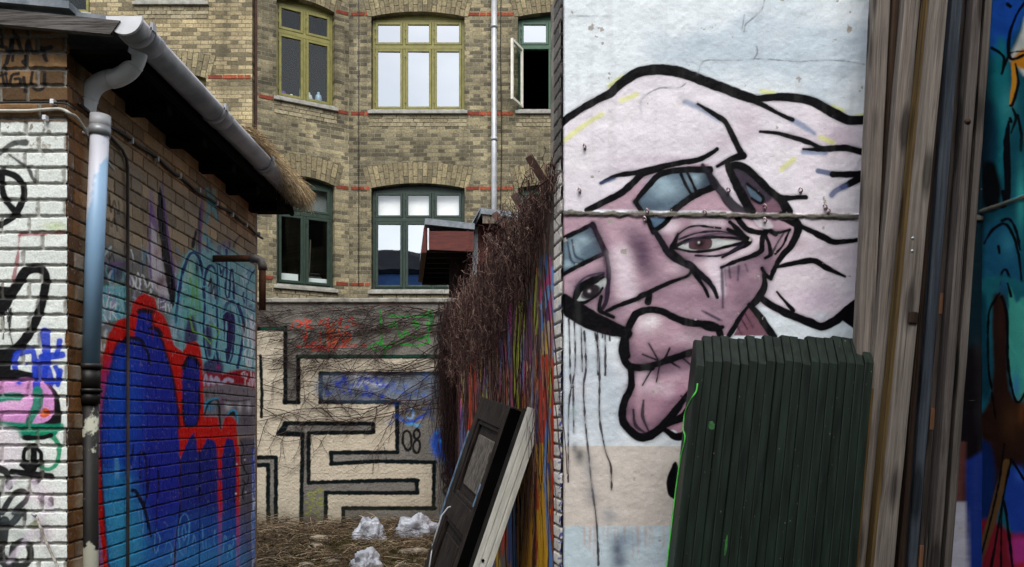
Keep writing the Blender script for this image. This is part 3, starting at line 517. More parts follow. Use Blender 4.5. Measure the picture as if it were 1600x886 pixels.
for p in ([(500,150),(500,260)], [(540,150),(535,250)], [(570,160),(560,245)], [(610,180),(640,230)]): c.stroke(p, 20, (214, 96, 40), .6, 2, jit=4)
for p in ([(860,25),(866,150),(870,260)], [(920,130),(960,100),(975,140)], [(1080,110),(1100,95),(1130,130),(1110,150)], [(1170,40),(1165,60),(920,60)], [(980,150),(1010,210),(1040,160),(1060,200)], [(1090,200),(1120,225),(1180,200)], [(780,280),(840,250),(900,280),(960,250)], [(890,320),(895,260)], [(840,300),(810,290)], [(1200,20),(1190,120),(1195,220)], [(960,250),(1120,265),(1200,240)], [(920,130),(975,130)]):
    c.stroke(p, 12, GR, .85, 1.2, jit=4)
for q in ((945,115,18,14),(1100,115,20,14),(950,245,10,10),(1130,215,14,8)): c.blob(*q, GR, .9)
BLU = (44, 66, 170); r = random.Random(3)
c.fill([(900,480),(1260,470),(1280,640),(1000,650),(460,620),(460,480)], (92,112,140), .55, 10)
for q in ((690,480,60,16),(760,480,40,14),(740,520,60,14),(850,540,50,12),(700,545,30,10)): c.blob(*q, (200,204,214), .85)
for k in range(46):
    x = r.uniform(475, 930); y = r.uniform(485, 620); c.blob(x, y, r.uniform(8, 17), r.uniform(8, 17), BLU, .85)
for k in range(30):
    x = r.uniform(930, 1230); y = r.uniform(480, 820); c.blob(x, y, r.uniform(10, 24), r.uniform(8, 17), (50,90,180), .55)
c.stroke([(1040,760),(1075,770),(1090,730),(1075,700)], 12, (120,160,210), .9); c.stroke([(1040,800),(1090,790),(1180,730)], [10,20,8], (36,70,180), .85); c.stroke([(1010,780),(1060,810)], 12, (40,80,190), .8)
c.view(*Q2)
c.fill([(1075,110),(1110,50),(1180,30),(1300,40),(1300,330),(1200,320),(1150,240),(1090,190)], (24,84,190), .95, 6, jit=6); c.blob(1200,100,60,40,(22,60,170),.8); c.stroke([(1120,110),(1200,130),(1300,150)], 14, (60,140,220), .8, 3); c.stroke([(1110,60),(1180,36),(1260,50)], 14, (60,140,210), .7, 4)
for q in ((1160,240,24,14),(990,20,20,10),(950,10,24,8)): c.blob(*q, (80,170,220), .8)
c.stroke([(925,50),(903,70),(900,115),(915,160),(935,172),(950,150),(952,110),(945,70),(925,50)], 13, (10,12,14), .95, 1)
c.stroke([(985,42),(968,60),(972,95),(1000,115),(1005,150),(992,185),(972,180),(962,150),(975,112),(1000,90),(1003,60),(985,42)], 13, (10,12,14), .95, 1)
c.stroke([(1165,310),(1140,320),(1150,360),(1185,380),(1195,340),(1165,310)], 14, (30,34,36), .8, 1.5); c.stroke([(1185,380),(1150,410),(1160,440),(1200,445),(1212,410),(1185,385)], 14, (30,34,36), .8, 1.5); c.stroke([(1195,470),(1160,480),(1165,530)], 12, (30,40,90), .6, 2)
for k in range(40): c.blob(r.uniform(300, 410), r.uniform(390, 590), r.uniform(5, 14), r.uniform(5, 14), (132,140,40), .5)
# rain streaks on cream, joints between blocks
a = (sstep(.55, .8, fbm(uu*14, zz*1.2, 19)) * .28)[:, None]; c.C = c.C * (1 - a) + c.C * np.array([.72, .7, .62]) * a
jt = np.abs(((zz - .02) % .25) - .125) < .003; a = (jt * .25)[:, None]; c.C = c.C * (1 - a) + np.array(lin((80, 78, 72))) * a
low = (1 - sstep(.5, .95, zz + (fbm(uu*6, zz*6, 7) - .5) * .3))[:, None] * .5; c.C = c.C * (1 - low) + np.array(lin((60, 58, 42))) * low
isg = (np.abs(c.C[:, 0] - c.C[:, 2]) < .05)
c.D = (fbm(uu*60, zz*60, 31, 3) - .5) * .008
kid(c.build('painted_face', MAT['roughcast'], YW))
kid(MB().box((-4.6, YZ + .02, 0), (.3, YZ + .25, 3.0)).build('wall_core', nmat('yw_core', (110, 106, 100)), YW))
kid(MB().bevbox((-4.6, YZ - .03, 3.0), (.3, YZ + .28, 3.05), .01).build('coping', nmat('coping', (150, 146, 136), (96, 92, 84), 9), YW))
# ------------------------------------------------------------------ brick shed on the left
SX, SY, SEND = -1.863, 3.35, 5.93
SH = empty('brick_shed', (SX - .8, SY + 1.2, 0), 'low brick shed covered in graffiti with grey gutter and thatched eave at the left', 'shed')
MAT['mortar'] = (150, 146, 136)
us = np.concatenate([np.arange(-1.6, -.52, .02), np.arange(-.52, .0001, .0025)]); zs = np.concatenate([np.arange(0, 1.05, .03), np.arange(1.05, 3.365, .0025)])
c = Canvas((SX, SY, 0), (1, 0, 0), us, zs, (0, -1, 0)); uu, zz = c.U, c.Z
c.bricks(.0686, 2.918 - 45 * .0686, L=.228, H=.114, mort=.0135, depth=.010, seed=12)
br = np.array(lin((128, 98, 66))) * (.35 + 1.1 * c.rid)[:, None]; br = br * (1 - .5 * sstep(.5, .8, fbm(uu*9, zz*9, 44)))[:, None]
c.C = br; m = c.mort[:, None]; c.C = c.C * (1 - m) + np.array(lin((132, 128, 120))) * (.7 + .5 * fbm(uu*50, zz*50, 6))[:, None] * m
zt = HZ + (CY - 191) / F * SY + (fbm(uu*28, zz*0, 3) - .5) * .012
a = sstep(-.004, .004, zt - zz) * (1 - .75 * sstep(.62, .72, fbm(uu*40, zz*40, 23)) * sstep(.3, .0, zt - zz)); a = a * (1 - .55 * c.mort * (.4 + fbm(uu*14, zz*14, 8)))
WH = np.array(lin((228, 233, 228))) * (1 - .12 * c.rid2)[:, None]; c.C = c.C * (1 - a[:, None]) + WH * a[:, None]
R1, R2, R3 = (0, 0, 2.952), (0, 280, 2.769), (0, 580, 2.895); K = (14, 14, 16)
c.view(*R1); c.wk = 1.2; c.halo = .3
for p, w in (([(5,160),(10,215)], 12), ([(0,215),(30,220)], 12), ([(30,290),(50,215),(70,160),(100,235)], 14), ([(30,232),(95,240)], 12), ([(62,140),(58,280)], 8), ([(120,300),(128,190),(150,240),(195,225),(235,218)], 15), ([(190,220),(215,280)], 14), ([(108,285),(120,300)], 14),
             ([(5,320),(20,390)], 12), ([(0,350),(30,340)], 12), ([(20,300),(35,390)], 9), ([(85,340),(55,350),(50,395),(90,390),(92,365),(70,365)], 11), ([(110,360),(115,420)], 12), ([(150,335),(145,390),(170,415),(200,400),(205,340)], 12)):
    c.stroke(p, w, K, .95, 1.2)
c.stroke([(0,710),(30,680),(70,660),(118,658)], [12,16,20,24], (40,44,42), .9, 2); c.stroke([(40,712),(85,745),(130,780),(150,820),(165,838)], [6,12,14], (34,36,36), .9, 2)
c.view(*R2)
c.stroke([(-30,-30),(20,-30),(70,-10),(100,30),(100,80),(75,140),(30,180),(-20,205)], 22, K, 1, 1.2); c.stroke([(10,-40),(8,20),(20,80),(60,135),(75,150)], 22, K, 1, 1.2)
c.blob(240, 205, 50, 20, (176, 196, 120), .6)
c.stroke([(55,460),(70,370),(85,240)], 8, (140,40,56), .75, 1.4, jit=5); c.stroke([(85,238),(180,238),(275,228)], 9, (140,40,56), .8, 1.4, jit=5)
c.fill([(-40,470),(60,465),(100,420),(60,520),(30,570),(-40,600)], K); c.stroke([(50,500),(80,450),(110,400),(150,388),(190,400),(198,450),(180,540),(150,620),(110,690),(60,740),(-30,780)], [34,34,30,30,34,40], K, 1, 1.3)
c.fill([(-40,750),(40,735),(80,740),(50,800),(40,850),(-40,900)], K); c.drips(2, 60, 560, 5, 60, 150, 5, K, 4); c.stroke([(45,560),(40,640),(55,715)], 4, K)
BB = (34, 62, 190)
for p, w in (([(192,665),(195,700),(200,745)], [40,30]), ([(180,770),(230,765),(268,760)], 26), ([(258,700),(245,760)], 20), ([(70,760),(110,745),(145,750),(148,820),(145,850),(80,845),(62,800),(75,755)], 20), ([(200,770),(185,830),(175,890)], [40,34]), ([(200,800),(215,840),(220,890)], 20), ([(260,830),(250,890)], 18)): c.stroke(p, w, BB, .95, 1.3)
c.blob(108, 800, 8, 8, BB, 1)
c.view(*R3)
c.fill([(-40,0),(40,-10),(160,10),(230,60),(270,130),(275,240),(230,300),(100,310),(80,250),(-40,240)], K)
c.fill([(-40,60),(60,40),(110,28),(180,40),(225,80),(245,140),(240,190),(215,225),(150,240),(60,235),(-40,230)], (214,150,206), 1, 1.2)
for q in ((60,140,70,40,(234,190,226),.7),(200,110,30,60,(200,130,196),.6),(80,220,50,18,(180,110,176),.5)): c.blob(*q)
for p, w in (([(170,-40),(165,20),(165,75)], 26), ([(210,-30),(205,40),(255,50),(268,20),(250,-20)], 16)): c.stroke(p, w, BB, .95, 1.3)
c.blob(85, 52, 16, 12, BB, 1); c.stroke([(-20,125),(40,115),(85,115)], 30, (26,130,106), .95, 2); c.fill([(178,185),(200,168),(222,175),(222,200),(200,210),(182,205)], (200,90,40), 1, 1.2)
c.stroke([(170,95),(168,150),(130,230)], [40,30,26], (26,130,106), .95, 1.5); c.fill([(-40,225),(100,232),(240,240),(282,235),(285,262),(230,285),(110,290),(85,320),(70,270),(-40,255)], (24,128,100), .95, 2)
c.stroke([(60,262),(160,258),(240,275)], 30, (24,128,100), .95, 2); c.stroke([(150,300),(210,285),(255,315),(268,370),(250,425),(215,445),(180,430)], [24,14,16], (26,140,100), .95, 1.4); c.stroke([(110,300),(180,300),(230,290)], 16, K)
c.fill([(-40,260),(70,262),(95,330),(80,420),(-40,440)], (216,206,214), .8, 6)
c.stroke([(150,340),(115,350),(108,400),(140,430),(180,420),(185,370),(150,340)], 16, K); c.stroke([(150,345),(150,440)], 30, K); c.stroke([(55,455),(150,465),(230,475)], 24, K); c.stroke([(100,420),(130,450),(160,500),(190,460)], 22, K)
for p, w in (([(-10,440),(30,460),(40,520)], 26), ([(10,640),(60,560),(110,545),(120,580),(60,640)], 20), ([(110,630),(112,670)], 14), ([(-10,700),(50,690),(90,640)], 26), ([(20,680),(10,760),(-10,800)], 40), ([(180,570),(195,595)], 18), ([(230,580),(228,600)], 20), ([(60,790),(110,770),(140,820),(120,870),(80,880),(55,840),(60,800)], 24), ([(0,840),(40,880),(30,900)], 40), ([(-10,520),(-5,700)], 14)):
    c.stroke(p, w, K, .97, 1.6)
for q in ((60,660,70,60,(70,80,84),.5),(200,700,30,40,(70,78,80),.4),(100,740,60,30,(100,108,112),.4),(60,500,50,18,(90,96,100),.4),(20,850,60,50,(60,64,70),.5),(190,560,60,50,(226,196,216),.5),(200,740,60,50,(214,184,206),.4)): c.blob(*q)
for p in ([(200,640),(120,760),(40,860)], [(150,500),(240,640)], [(70,480),(20,540)]): c.stroke(p, 18, (214,202,216), .6, 3)
c.stroke([(165,690),(150,700)], 26, (120,130,70), .7, 3)
m = (c.mort * .35)[:, None]; c.C = c.C * (1 - m) + np.array(lin((120, 118, 112))) * m
kid(c.build('front_wall', MAT['pbrick'], SH))

# side wall
us = np.concatenate([np.arange(0, 1.1, .0035), np.arange(1.1, SEND - SY + .001, .005)]); zs = np.concatenate([np.arange(0, .6, .04), np.arange(.6, 3.30, .0028)])
c = Canvas((SX, SY, 0), (0, 1, 0), us, zs, (1, 0, 0)); uu, zz = c.U, c.Z
c.bricks(.0686, 2.918 - 45 * .0686, L=.228, H=.114, mort=.0075, depth=.0065, seed=31)
warm = np.array(lin((186, 160, 128))); orng = np.array(lin((174, 136, 98))); gryb = np.array(lin((150, 134, 116)))
t = c.rid[:, None]; hi = sstep(2.95, 3.1, zz + (fbm(uu*3, zz*3, 2) - .5) * .2)[:, None]
c.C = (warm * (1 - t) + gryb * t) * (.65 + .6 * c.rid2)[:, None]; c.C = c.C * (1 - hi) + orng * (.55 + .9 * c.rid)[:, None] * hi
nb = (1 - sstep(.06, .14, uu + (c.rid - .5) * .12))[:, None]; c.C = c.C * (1 - nb) + np.array(lin((122, 84, 50))) * (.4 + .9 * c.rid2)[:, None] * nb
dk = sstep(.55, .8, fbm(uu*4, zz*4, 15))[:, None] * .45; c.C = c.C * (1 - dk) + np.array(lin((84, 72, 60))) * dk
S1, S2, S3, S4 = (130, 140, 4.43), (130, 300, 4.43), (130, 480, 4.43), (130, 680, 4.3)
c.view(*S2)
RED, DBL, MBL, LBL, CY_, PUR, NV, WT = (214, 24, 18), (22, 36, 128), (26, 76, 196), (50, 150, 210), (128, 216, 228), (124, 78, 156), (34, 34, 112), (240, 240, 246)
# background throw-ups
c.fill([(130,420),(300,400),(450,430),(640,640),(700,700),(640,900),(500,1000),(100,1000)], (92, 110, 120), .55, 20)
c.fill([(130,480),(300,480),(300,640),(130,660)], (60, 90, 110), .7, 14); c.blob(210,560,60,30,(34,30,52),.8); c.blob(210,640,60,20,(110,140,60),.8); c.blob(220,500,80,18,(130,60,140),.6)
for x in range(140, 300, 22): c.stroke([(x, 660), (x + 4, 760), (x - 2, 880)], 14, CY_, .8, 3)
c.fill([(600,700),(760,420),(960,380),(1220,560),(1240,900),(1230,1250),(820,1250),(640,1000)], (138, 204, 214), .85, 14)
c.fill([(980,560),(1220,600),(1220,980),(1100,1000)], (150, 186, 200), .55, 14)
rq = random.Random(77)
for _ in range(230):
    x = rq.uniform(140, 1215); y = rq.gauss(760 + (x - 140) * .02, 190); L = rq.uniform(20, 110); a_ = rq.choice([1.57, 1.57, 1.3, 1.9, .4]) + rq.gauss(0, .2); bend = rq.uniform(-18, 18)
    if y < 330: continue
    colr = rq.choice([(196,226,236),(236,236,242),(150,206,220),(96,150,196),(110,84,150),(60,56,120),(178,160,200),(120,190,190),(200,204,214)])
    c.stroke([(x, y), (x + math.cos(a_) * L * .5 + bend, y + math.sin(a_) * L * .5), (x + math.cos(a_) * L, y + math.sin(a_) * L)], rq.uniform(5, 15), colr, rq.uniform(.45, .9), rq.choice([1, 2, 4]))
c.stroke([(470,0),(478,90),(490,170)], [20,26,20], (150,124,176), .6, 5)
c.fill([(478,120),(500,240),(560,560),(600,720),(470,640),(462,300)], (226, 216, 224), .9, 4); c.fill([(462,80),(478,80),(520,250),(500,260),(468,200)], PUR, .8, 2)
c.stroke([(470,100),(462,300),(464,520),(470,600)], 10, PUR, .85, 2); c.blob(510,420,20,40,(170,110,110),.7); c.blob(540,620,40,40,(100,40,50),.8)
c.fill([(525,-20),(540,-20),(566,120),(600,420),(650,680),(620,800),(590,700),(545,400),(515,180)], (20,16,28), 1, 1.5); c.stroke([(545,-80),(566,120),(606,420),(650,690)], [6,9,10,8], PUR, .9, 1.5)
c.fill([(795,180),(822,90),(820,300),(805,430),(790,330)], (40,30,70), .9, 2); c.stroke([(822,60),(816,250),(806,420)], 9, PUR, .8, 2); c.fill([(772,270),(786,280),(770,380),(748,372)], K, 1, 1.5)
for p in ([(870,60),(865,160),(850,220)], [(905,-10),(900,60),(890,130)], [(860,-20),(880,60),(920,90)], [(850,260),(840,330),(880,320)], [(905,110),(930,190)], [(850,300),(890,400)]): c.stroke(p, 15, (90,180,200), .75, 3)
for p in ([(975,350),(980,440),(960,500)], [(940,380),(935,520)], [(1010,350),(1000,450)]): c.stroke(p, 13, (110,80,150), .7, 3)
# cyan pieces
for p, w in (([(640,900),(668,660),(700,520),(740,430),(785,430),(815,500),(835,640),(845,880)], 18), ([(840,640),(850,560),(880,510),(915,540),(935,640),(930,760),(900,800)], 16)): c.stroke(p, w + 14, CY_, .9, 2); c.stroke(p, w, NV, .95, 1.3)
c.fill([(690,740),(720,560),(760,480),(800,560),(820,760),(810,900),(690,900)], (120,200,190), .8, 4)
for q in ((740,560,20,60,(200,220,190),.7),(790,520,14,60,(30,30,60),.9),(740,720,60,12,(40,90,110),.7),(740,800,60,12,(30,70,100),.7),(890,650,20,50,(60,90,110),.7)): c.blob(*q)
for p in ([(740,600),(760,700),(740,820)], [(780,610),(790,740),(770,880)], [(950,790),(900,860),(960,880)], [(700,880),(800,800)], [(800,760),(830,850)]): c.stroke(p, 9, (120,200,70), .85, 1.5)
for p, w in (([(990,400),(992,560),(985,700),(1010,720),(1020,560),(1035,560),(1045,740)], 13), ([(970,900),(990,790),(1030,760),(1070,800),(1085,900)], 20), ([(930,500),(925,760),(915,900)], 10), ([(945,500),(955,560),(975,520),(965,590)], 7), ([(1140,640),(1160,580),(1190,540)], 6), ([(1130,800),(1132,640)], 6)): c.stroke(p, w + 12, (130,206,214), .7, 2); c.stroke(p, w, NV, .95, 1.3)
c.stroke([(870,650),(885,600),(890,700),(910,640),(915,740)], 7, (40,40,60), .9); c.blob(1000,840,34,30,NV,1)
# white tags
for p in ([(330,400),(355,490)], [(320,560),(380,680)], [(365,660),(380,560),(400,640)], [(390,680),(410,570),(430,640)], [(430,600),(445,660),(470,610),(480,660)], [(300,560),(330,640)], [(520,740),(522,830)], [(540,760),(560,755)], [(540,800),(560,795)], [(570,770),(572,840)], [(590,780),(600,840),(610,780)], [(130,690),(150,820),(180,700)], [(190,760),(185,880)], [(200,800),(225,780),(215,830),(200,830),(230,880)], [(140,850),(170,900)]): c.stroke(p, 7, WT, .85, 1)
for p in ([(180,20),(195,140),(215,60),(235,150)], [(180,180),(195,240),(215,180),(235,270)], [(245,60),(250,150)], [(160,440),(180,470),(200,430),(215,480)], [(1040,380),(1060,330),(1090,300)]): c.stroke(p, 7, (46,38,40), .7, 1.5)
c.view(*S3)
c.fill([(640,0),(1220,0),(1230,330),(1100,440),(840,430),(640,330)], (110,180,196), .35, 10)
for p, w in (([(840,-40),(835,200),(850,330),(880,380),(910,340),(930,200),(925,0)], 12), ([(975,60),(1000,40),(1040,60),(1045,200),(1030,340),(1000,380),(985,250),(975,60)], 10), ([(1075,-20),(1110,120),(1100,260),(1070,420)], 18), ([(925,300),(940,420)], 14)): c.stroke(p, w + 16, (126,206,214), .8, 2); c.stroke(p, w, NV, .95, 1.3)
c.fill([(975,60),(1005,40),(1040,70),(1042,200),(1020,330),(1000,370),(985,240)], (44,34,96), 1, 1.5); c.stroke([(992,100),(988,200),(985,280)], 9, (140,210,220), .9)
c.fill([(845,160),(870,130),(890,170),(885,330),(860,330)], (50,40,100), .9, 3)
c.fill([(840,380),(950,360),(965,460),(840,455)], (44,34,100), .9, 3); c.fill([(720,90),(760,60),(790,180),(780,240),(700,240)], (60,40,100), .9, 3)
for p in ([(740,60),(760,160),(800,180)], [(880,120),(940,160),(900,230)], [(820,180),(880,250)]): c.stroke(p, 8, (130,200,60), .85, 1.5)
c.fill([(835,460),(965,460),(1090,430),(1220,470),(1210,600),(835,560)], (160,20,40), 1, 3)
c.stroke([(835,540),(850,470),(870,545),(885,480),(900,540),(920,490),(950,530),(1000,500),(1030,510)], [10,12,16,26,20], (196,186,214), .95, 2); c.blob(935,415,14,16,(190,60,120),.8)
c.scrawl(1100, 1225, 60, 300, 7, 7, WT, 5, .85); c.scrawl(1100, 1225, 430, 570, 6, 8, (226,196,206), 8, .9); c.scrawl(1105, 1225, 280, 420, 6, 6, WT, 9, .8); c.blob(1110,120,12,70,(24,18,26),.9); c.fill([(1190,160),(1225,160),(1225,360),(1195,340)], (150,50,80), .7, 4)
c.fill([(835,560),(1200,570),(1215,900),(835,780)], (128,122,130), 1, 4); c.drips(840, 1180, 575, 22, 30, 70, 6, (90,80,88), 7, .7)
for q in ((870,690,40,26,(60,150,196),.9),(1005,690,26,30,(206,206,212),.9),(1085,690,14,40,(206,206,212),.9),(1145,690,14,40,(210,210,216),.9),(960,660,16,40,(110,60,110),.7),(1130,780,50,60,(74,66,78),.7)): c.blob(*q)
c.stroke([(840,740),(870,660),(930,645),(945,760),(950,880)], 12, K, .95, 1.5); c.stroke([(835,720),(860,650),(930,630)], 10, (60,160,200), .9, 1.5); c.stroke([(985,760),(1030,730),(1060,750)], [12,26,20], K, .95, 1.5); c.stroke([(960,860),(1000,740),(1055,715),(1070,800)], 9, (60,170,210), .9, 1.5)
c.stroke([(960,640),(1060,650),(1150,640)], 9, K, .7); c.stroke([(120,230),(135,320),(150,260)], 8, WT, .8); c.fill([(115,340),(140,340),(125,440),(112,440)], (150,40,60), .8, 3)
c.stroke([(650,300),(665,380),(655,460)], [40,20,8], (190,206,222), .8, 3); c.stroke([(615,100),(625,230)], 20, (180,200,220), .7, 4)
# the big red and blue figure
c.fill([(345,-30),(380,-75),(430,-95),(500,-60),(515,20),(560,60),(600,150),(625,260),(690,310),(720,250),(780,235),(810,270),(830,420),(835,640),(835,760),(930,760),(950,880),(980,760),(1020,755),(1060,790),(1075,1000),(1078,1800),(95,1800),(110,1000),(118,500),(140,330),(180,180),(240,90),(330,60)], RED, 1, 1.6, curve=False)
BF = [(385,40),(400,25),(470,35),(480,140),(520,170),(555,260),(590,370),(625,500),(655,700),(670,900),(672,1800),(160,1800),(128,1100),(125,900),(150,640),(190,430),(230,270),(290,225),(365,215),(355,190)]
c.fill(BF, (30, 44, 162), 1, 1.4, curve=False)
c.stroke(BF[:10], 16, (14,12,40), .8, 2, curve=False); c.stroke(BF[11:19], 16, (12,14,50), .85, 2)
c.stroke([(300,215),(380,220),(420,260),(450,330),(462,400)], [26,30,18,10], (10,10,30), .95, 1.6); c.stroke([(385,25),(430,20),(480,30)], 26, (26,10,24), .95, 2); c.stroke([(450,150),(500,145),(545,195)], [10,24,20], (16,10,40), .95, 2)
c.fill([(690,420),(720,345),(770,345),(800,400),(810,560),(805,740),(780,820),(705,815),(685,620)], (26, 36, 140), 1, 1.4); c.stroke([(695,420),(725,350),(770,350),(800,400)], 22, (18,8,20), .95, 2); c.stroke([(805,560),(802,740),(780,815),(705,812),(688,640)], 10, K, .9, 2)
c.fill([(200,440),(320,300),(390,520),(380,900),(250,1700),(150,1700),(140,700)], (30, 86, 206), .9, 22); c.blob(360, 430, 60, 130, (34,60,190), .6)
c.view(*S4)
c.fill([(690,60),(740,-20),(800,60),(900,60),(930,300),(900,430),(930,900),(640,900),(650,160)], (24, 40, 138), 1, 2, curve=False)
c.fill([(790,120),(830,20),(890,40),(915,280),(912,500),(925,900),(780,900)], (22,36,130), 1, 1.5, curve=False); c.fill([(930,150),(960,20),(1010,30),(1035,180),(1030,900),(925,900),(935,500)], (22,36,128), 1, 1.5, curve=False)
c.fill([(790,-30),(930,-40),(925,120),(915,300),(895,80),(870,0),(830,0),(790,110),(770,110),(760,20),(740,0)], RED, 1, 1.6, curve=False); c.fill([(640,-40),(720,-40),(695,60),(655,160)], RED, 1, 1.4, curve=False)
c.fill([(905,300),(925,300),(930,500),(928,700),(924,900),(906,900),(910,560)], RED, .9, 2, curve=False); c.fill([(1028,60),(1052,80),(1056,900),(1030,900)], RED, .95, 2, curve=False); c.fill([(622,640),(630,900),(600,900)], RED, .8, 2, curve=False)
c.fill([(1054,20),(1190,20),(1190,900),(1054,900)], (92,88,104), 1, 3, curve=False)
c.fill([(120,300),(300,260),(400,560),(460,900),(180,900),(150,620)], LBL, .85, 22); c.fill([(130,480),(320,480),(380,900),(180,900)], (70,176,222), .7, 20)
c.fill([(640,560),(1030,560),(1030,900),(440,900),(470,760)], (40,110,206), .6, 30); c.fill([(640,760),(1030,760),(1030,900),(500,900)], (66,156,222), .65, 24)
c.fill([(118,130),(104,160),(100,520),(140,900),(170,900),(150,640),(132,400)], RED, 1, 1.5, curve=False); c.stroke([(120,130),(132,420),(150,640),(175,900)], 10, (14,14,50), .8, 2)
c.stroke([(650,150),(648,500),(625,700),(612,900)], 7, K, .95, 1.1); c.stroke([(783,100),(782,900)], 6, K, .9, 1.1)
c.stroke([(315,370),(350,375),(390,440),(420,520),(455,680)], [20,22,26,18,8], (8,10,36), .95, 1.4); c.stroke([(335,60),(325,200)], 6, (10,12,40), .85); c.stroke([(385,290),(380,120),(420,160),(430,420)], 8, (10,12,40), .85); c.stroke([(445,160),(440,300),(410,500)], 6, (10,12,40), .85); c.stroke([(508,240),(500,480),(470,780)], 6, (10,12,40), .85); c.stroke([(140,180),(155,215),(250,205)], 6, (20,60,120), .8)
LT = (96,170,226)
c.fill([(225,140),(245,200),(240,290),(215,285),(212,190)], LT, .75, 2); c.fill([(300,260),(320,300),(310,390),(285,380)], LT, .75, 2)
for p in ([(380,460),(400,520),(400,590),(380,560),(375,480)], [(410,560),(400,660)], [(490,630),(515,700),(495,790),(478,760),(485,640)], [(550,780),(570,710),(600,760),(590,820)], [(640,640),(655,560),(685,530),(712,580),(705,700),(680,800),(650,770),(640,640)], [(665,640),(680,600),(692,660),(675,710),(665,640)], [(735,740),(740,670),(755,720),(750,800)], [(800,600),(805,760)], [(825,690),(830,760),(850,750),(850,690)], [(885,640),(880,720),(895,740)], [(940,800),(950,680),(965,700)], [(990,740),(1000,820),(1010,680),(1025,700)], [(970,830),(980,740)]): c.stroke(p, 5, LT, .75, 1)
c.scrawl(1135, 1188, 0, 860, 26, 6, (190,200,226), 3, .7); c.scrawl(1130, 1190, 40, 420, 12, 6, (50,80,180), 13, .8); c.scrawl(1130, 1190, 420, 850, 12, 5, (60,110,190), 15, .7)
for p in ([(1020,120),(1012,180),(1025,230)], [(1082,150),(1080,240)], [(1018,350),(1010,400),(1020,450)], [(1082,340),(1070,390),(1080,440)], [(1060,40),(1080,100),(1060,170),(1100,260)], [(1070,300),(1100,330),(1110,260)]): c.stroke(p, 7, (16,16,22), .9, 1)
for x, y in ((1033,195),(1027,393),(1093,383),(1085,165)): c.blob(x, y, 6, 6, (230,230,236), 1)
c.view(0, 0, 1)
c.drips(225, 245, 470, 3, 20, 60, 1.2, (150,20,24), 2, .7)
bj = (c.bedj * .6 + (c.mort - c.bedj).clip(0) * .25)[:, None]; c.C = c.C * (1 - bj) + np.array(lin((44, 40, 40))) * bj
hl = sstep(.74, .8, fbm(uu*70, zz*70, 33, 2))[:, None] * .25; c.C = c.C * (1 - hl) + np.array(lin((170, 160, 170))) * hl
c.D = c.D - np.clip(uu - 2.44, 0, 1) ** 2 * 4.5
kid(c.build('side_wall', MAT['pbrick'], SH))
# core, soffit, roof
core = nmat('shed_core', (110, 90, 70), (140, 120, 96)); m = MB()
m.box((-3.46, SY + .02, 0), (SX - .02, SEND - .02, 3.28)); kid(m.build('back_walls', core, SH))
m = MB(); sof = nmat('near_black_boards', (12, 11, 10), (24, 22, 20), 5, .95, 0, .6, (1, 12, 1), spec=.03)  # near-black boards for the eave underside
m.box((-1.95, SY + .02, 3.262), (-1.63, SEND + .06, 3.285)); m.box((-1.655, SY + .16, 3.25), (-1.635, SEND + .06, 3.36))
for k in range(5): m.box((-1.86, SY + .5 + k * .45, 3.20), (-1.66, SY + .56 + k * .45, 3.262))
kid(m.build('soffit', sof, SH))
m = MB()   # bargeboard rising to the left
def slope(x): return 3.372 + (-1.60 - x) * .09
for y0, y1, dz0, dz1 in ((SY - .085, SY - .055, -.075, -.0),):
    m.prism([(-3.5, y0, slope(-3.5) + dz0), (-1.64, y0, slope(-1.64) + dz0 - .004), (-1.60, y0, slope(-1.60) + dz1 - .02), (-3.5, y0, slope(-3.5) + dz1)], (0, y1 - y0, 0))
kid(m.build('bargeboard', MAT['bargewood'], SH))
m = MB(); m.prism([(-3.5, SY - .05, slope(-3.5) - .01), (-1.62, SY - .05, slope(-1.62) - .01), (-1.59, SY - .05, slope(-1.6) + .012), (-3.5, SY - .05, slope(-3.5) + .03)], (0, SEND - SY + .1, 0))
m.prism([(-3.5, SY - .10, slope(-3.5) + .005), (-1.80, SY - .10, slope(-1.8) + .005), (-1.80, SY - .10, slope(-1.8) + .035), (-3.5, SY - .10, slope(-3.5) + .04)], (0, .12, 0))
kid(m.build('roof', MAT['lead'], SH))
# gutter
def half(m, y0, y1, R, t=.004, x=-1.587, z=3.372):
    n = 18; A = [(-math.pi) + math.pi * k / n for k in range(n + 1)]; vs = []
    for y in (y0, y1):
        for q in (R, R - t): vs += [(x + q * math.cos(a), y, z + q * math.sin(a)) for a in A]
    N = n + 1; fs = []
    for k in range(n): fs += [(k, k+1, 2*N+k+1, 2*N+k), (N+k, 3*N+k, 3*N+k+1, N+k+1), (k, N+k, N+k+1, k+1), (2*N+k, 2*N+k+1, 3*N+k+1, 3*N+k)]
    fs += [(0, 2*N, 3*N, N), (n, N+n, 3*N+n, 2*N+n)]
    m.add(vs, fs, True)
GT = MB(); half(GT, 3.285, 5.95, .068); G = kid(GT.build('gutter', MAT['gutter'], SH))
m = MB(); n = 20; m.prism([(-1.587 + .074 * math.cos(-math.pi + math.pi * k / n), 3.272, 3.374 + .074 * math.sin(-math.pi + math.pi * k / n)) for k in range(n + 1)], (0, .014, 0)); m.build('end_cap', MAT['pvc'], G)
for y in (3.36, 4.22, 5.05, 5.60):
    m = MB(); half(m, y, y + .035, .0745, .006); m.box((-1.519, y, 3.36), (-1.508, y + .035, 3.392)); m.build('bracket', MAT['gutter'], G)
for y in (3.40, 4.255, 5.085):
    m = MB(); half(m, y, y + .10, .0725, .004); m.build('joint_sleeve', MAT['gutter'], G)
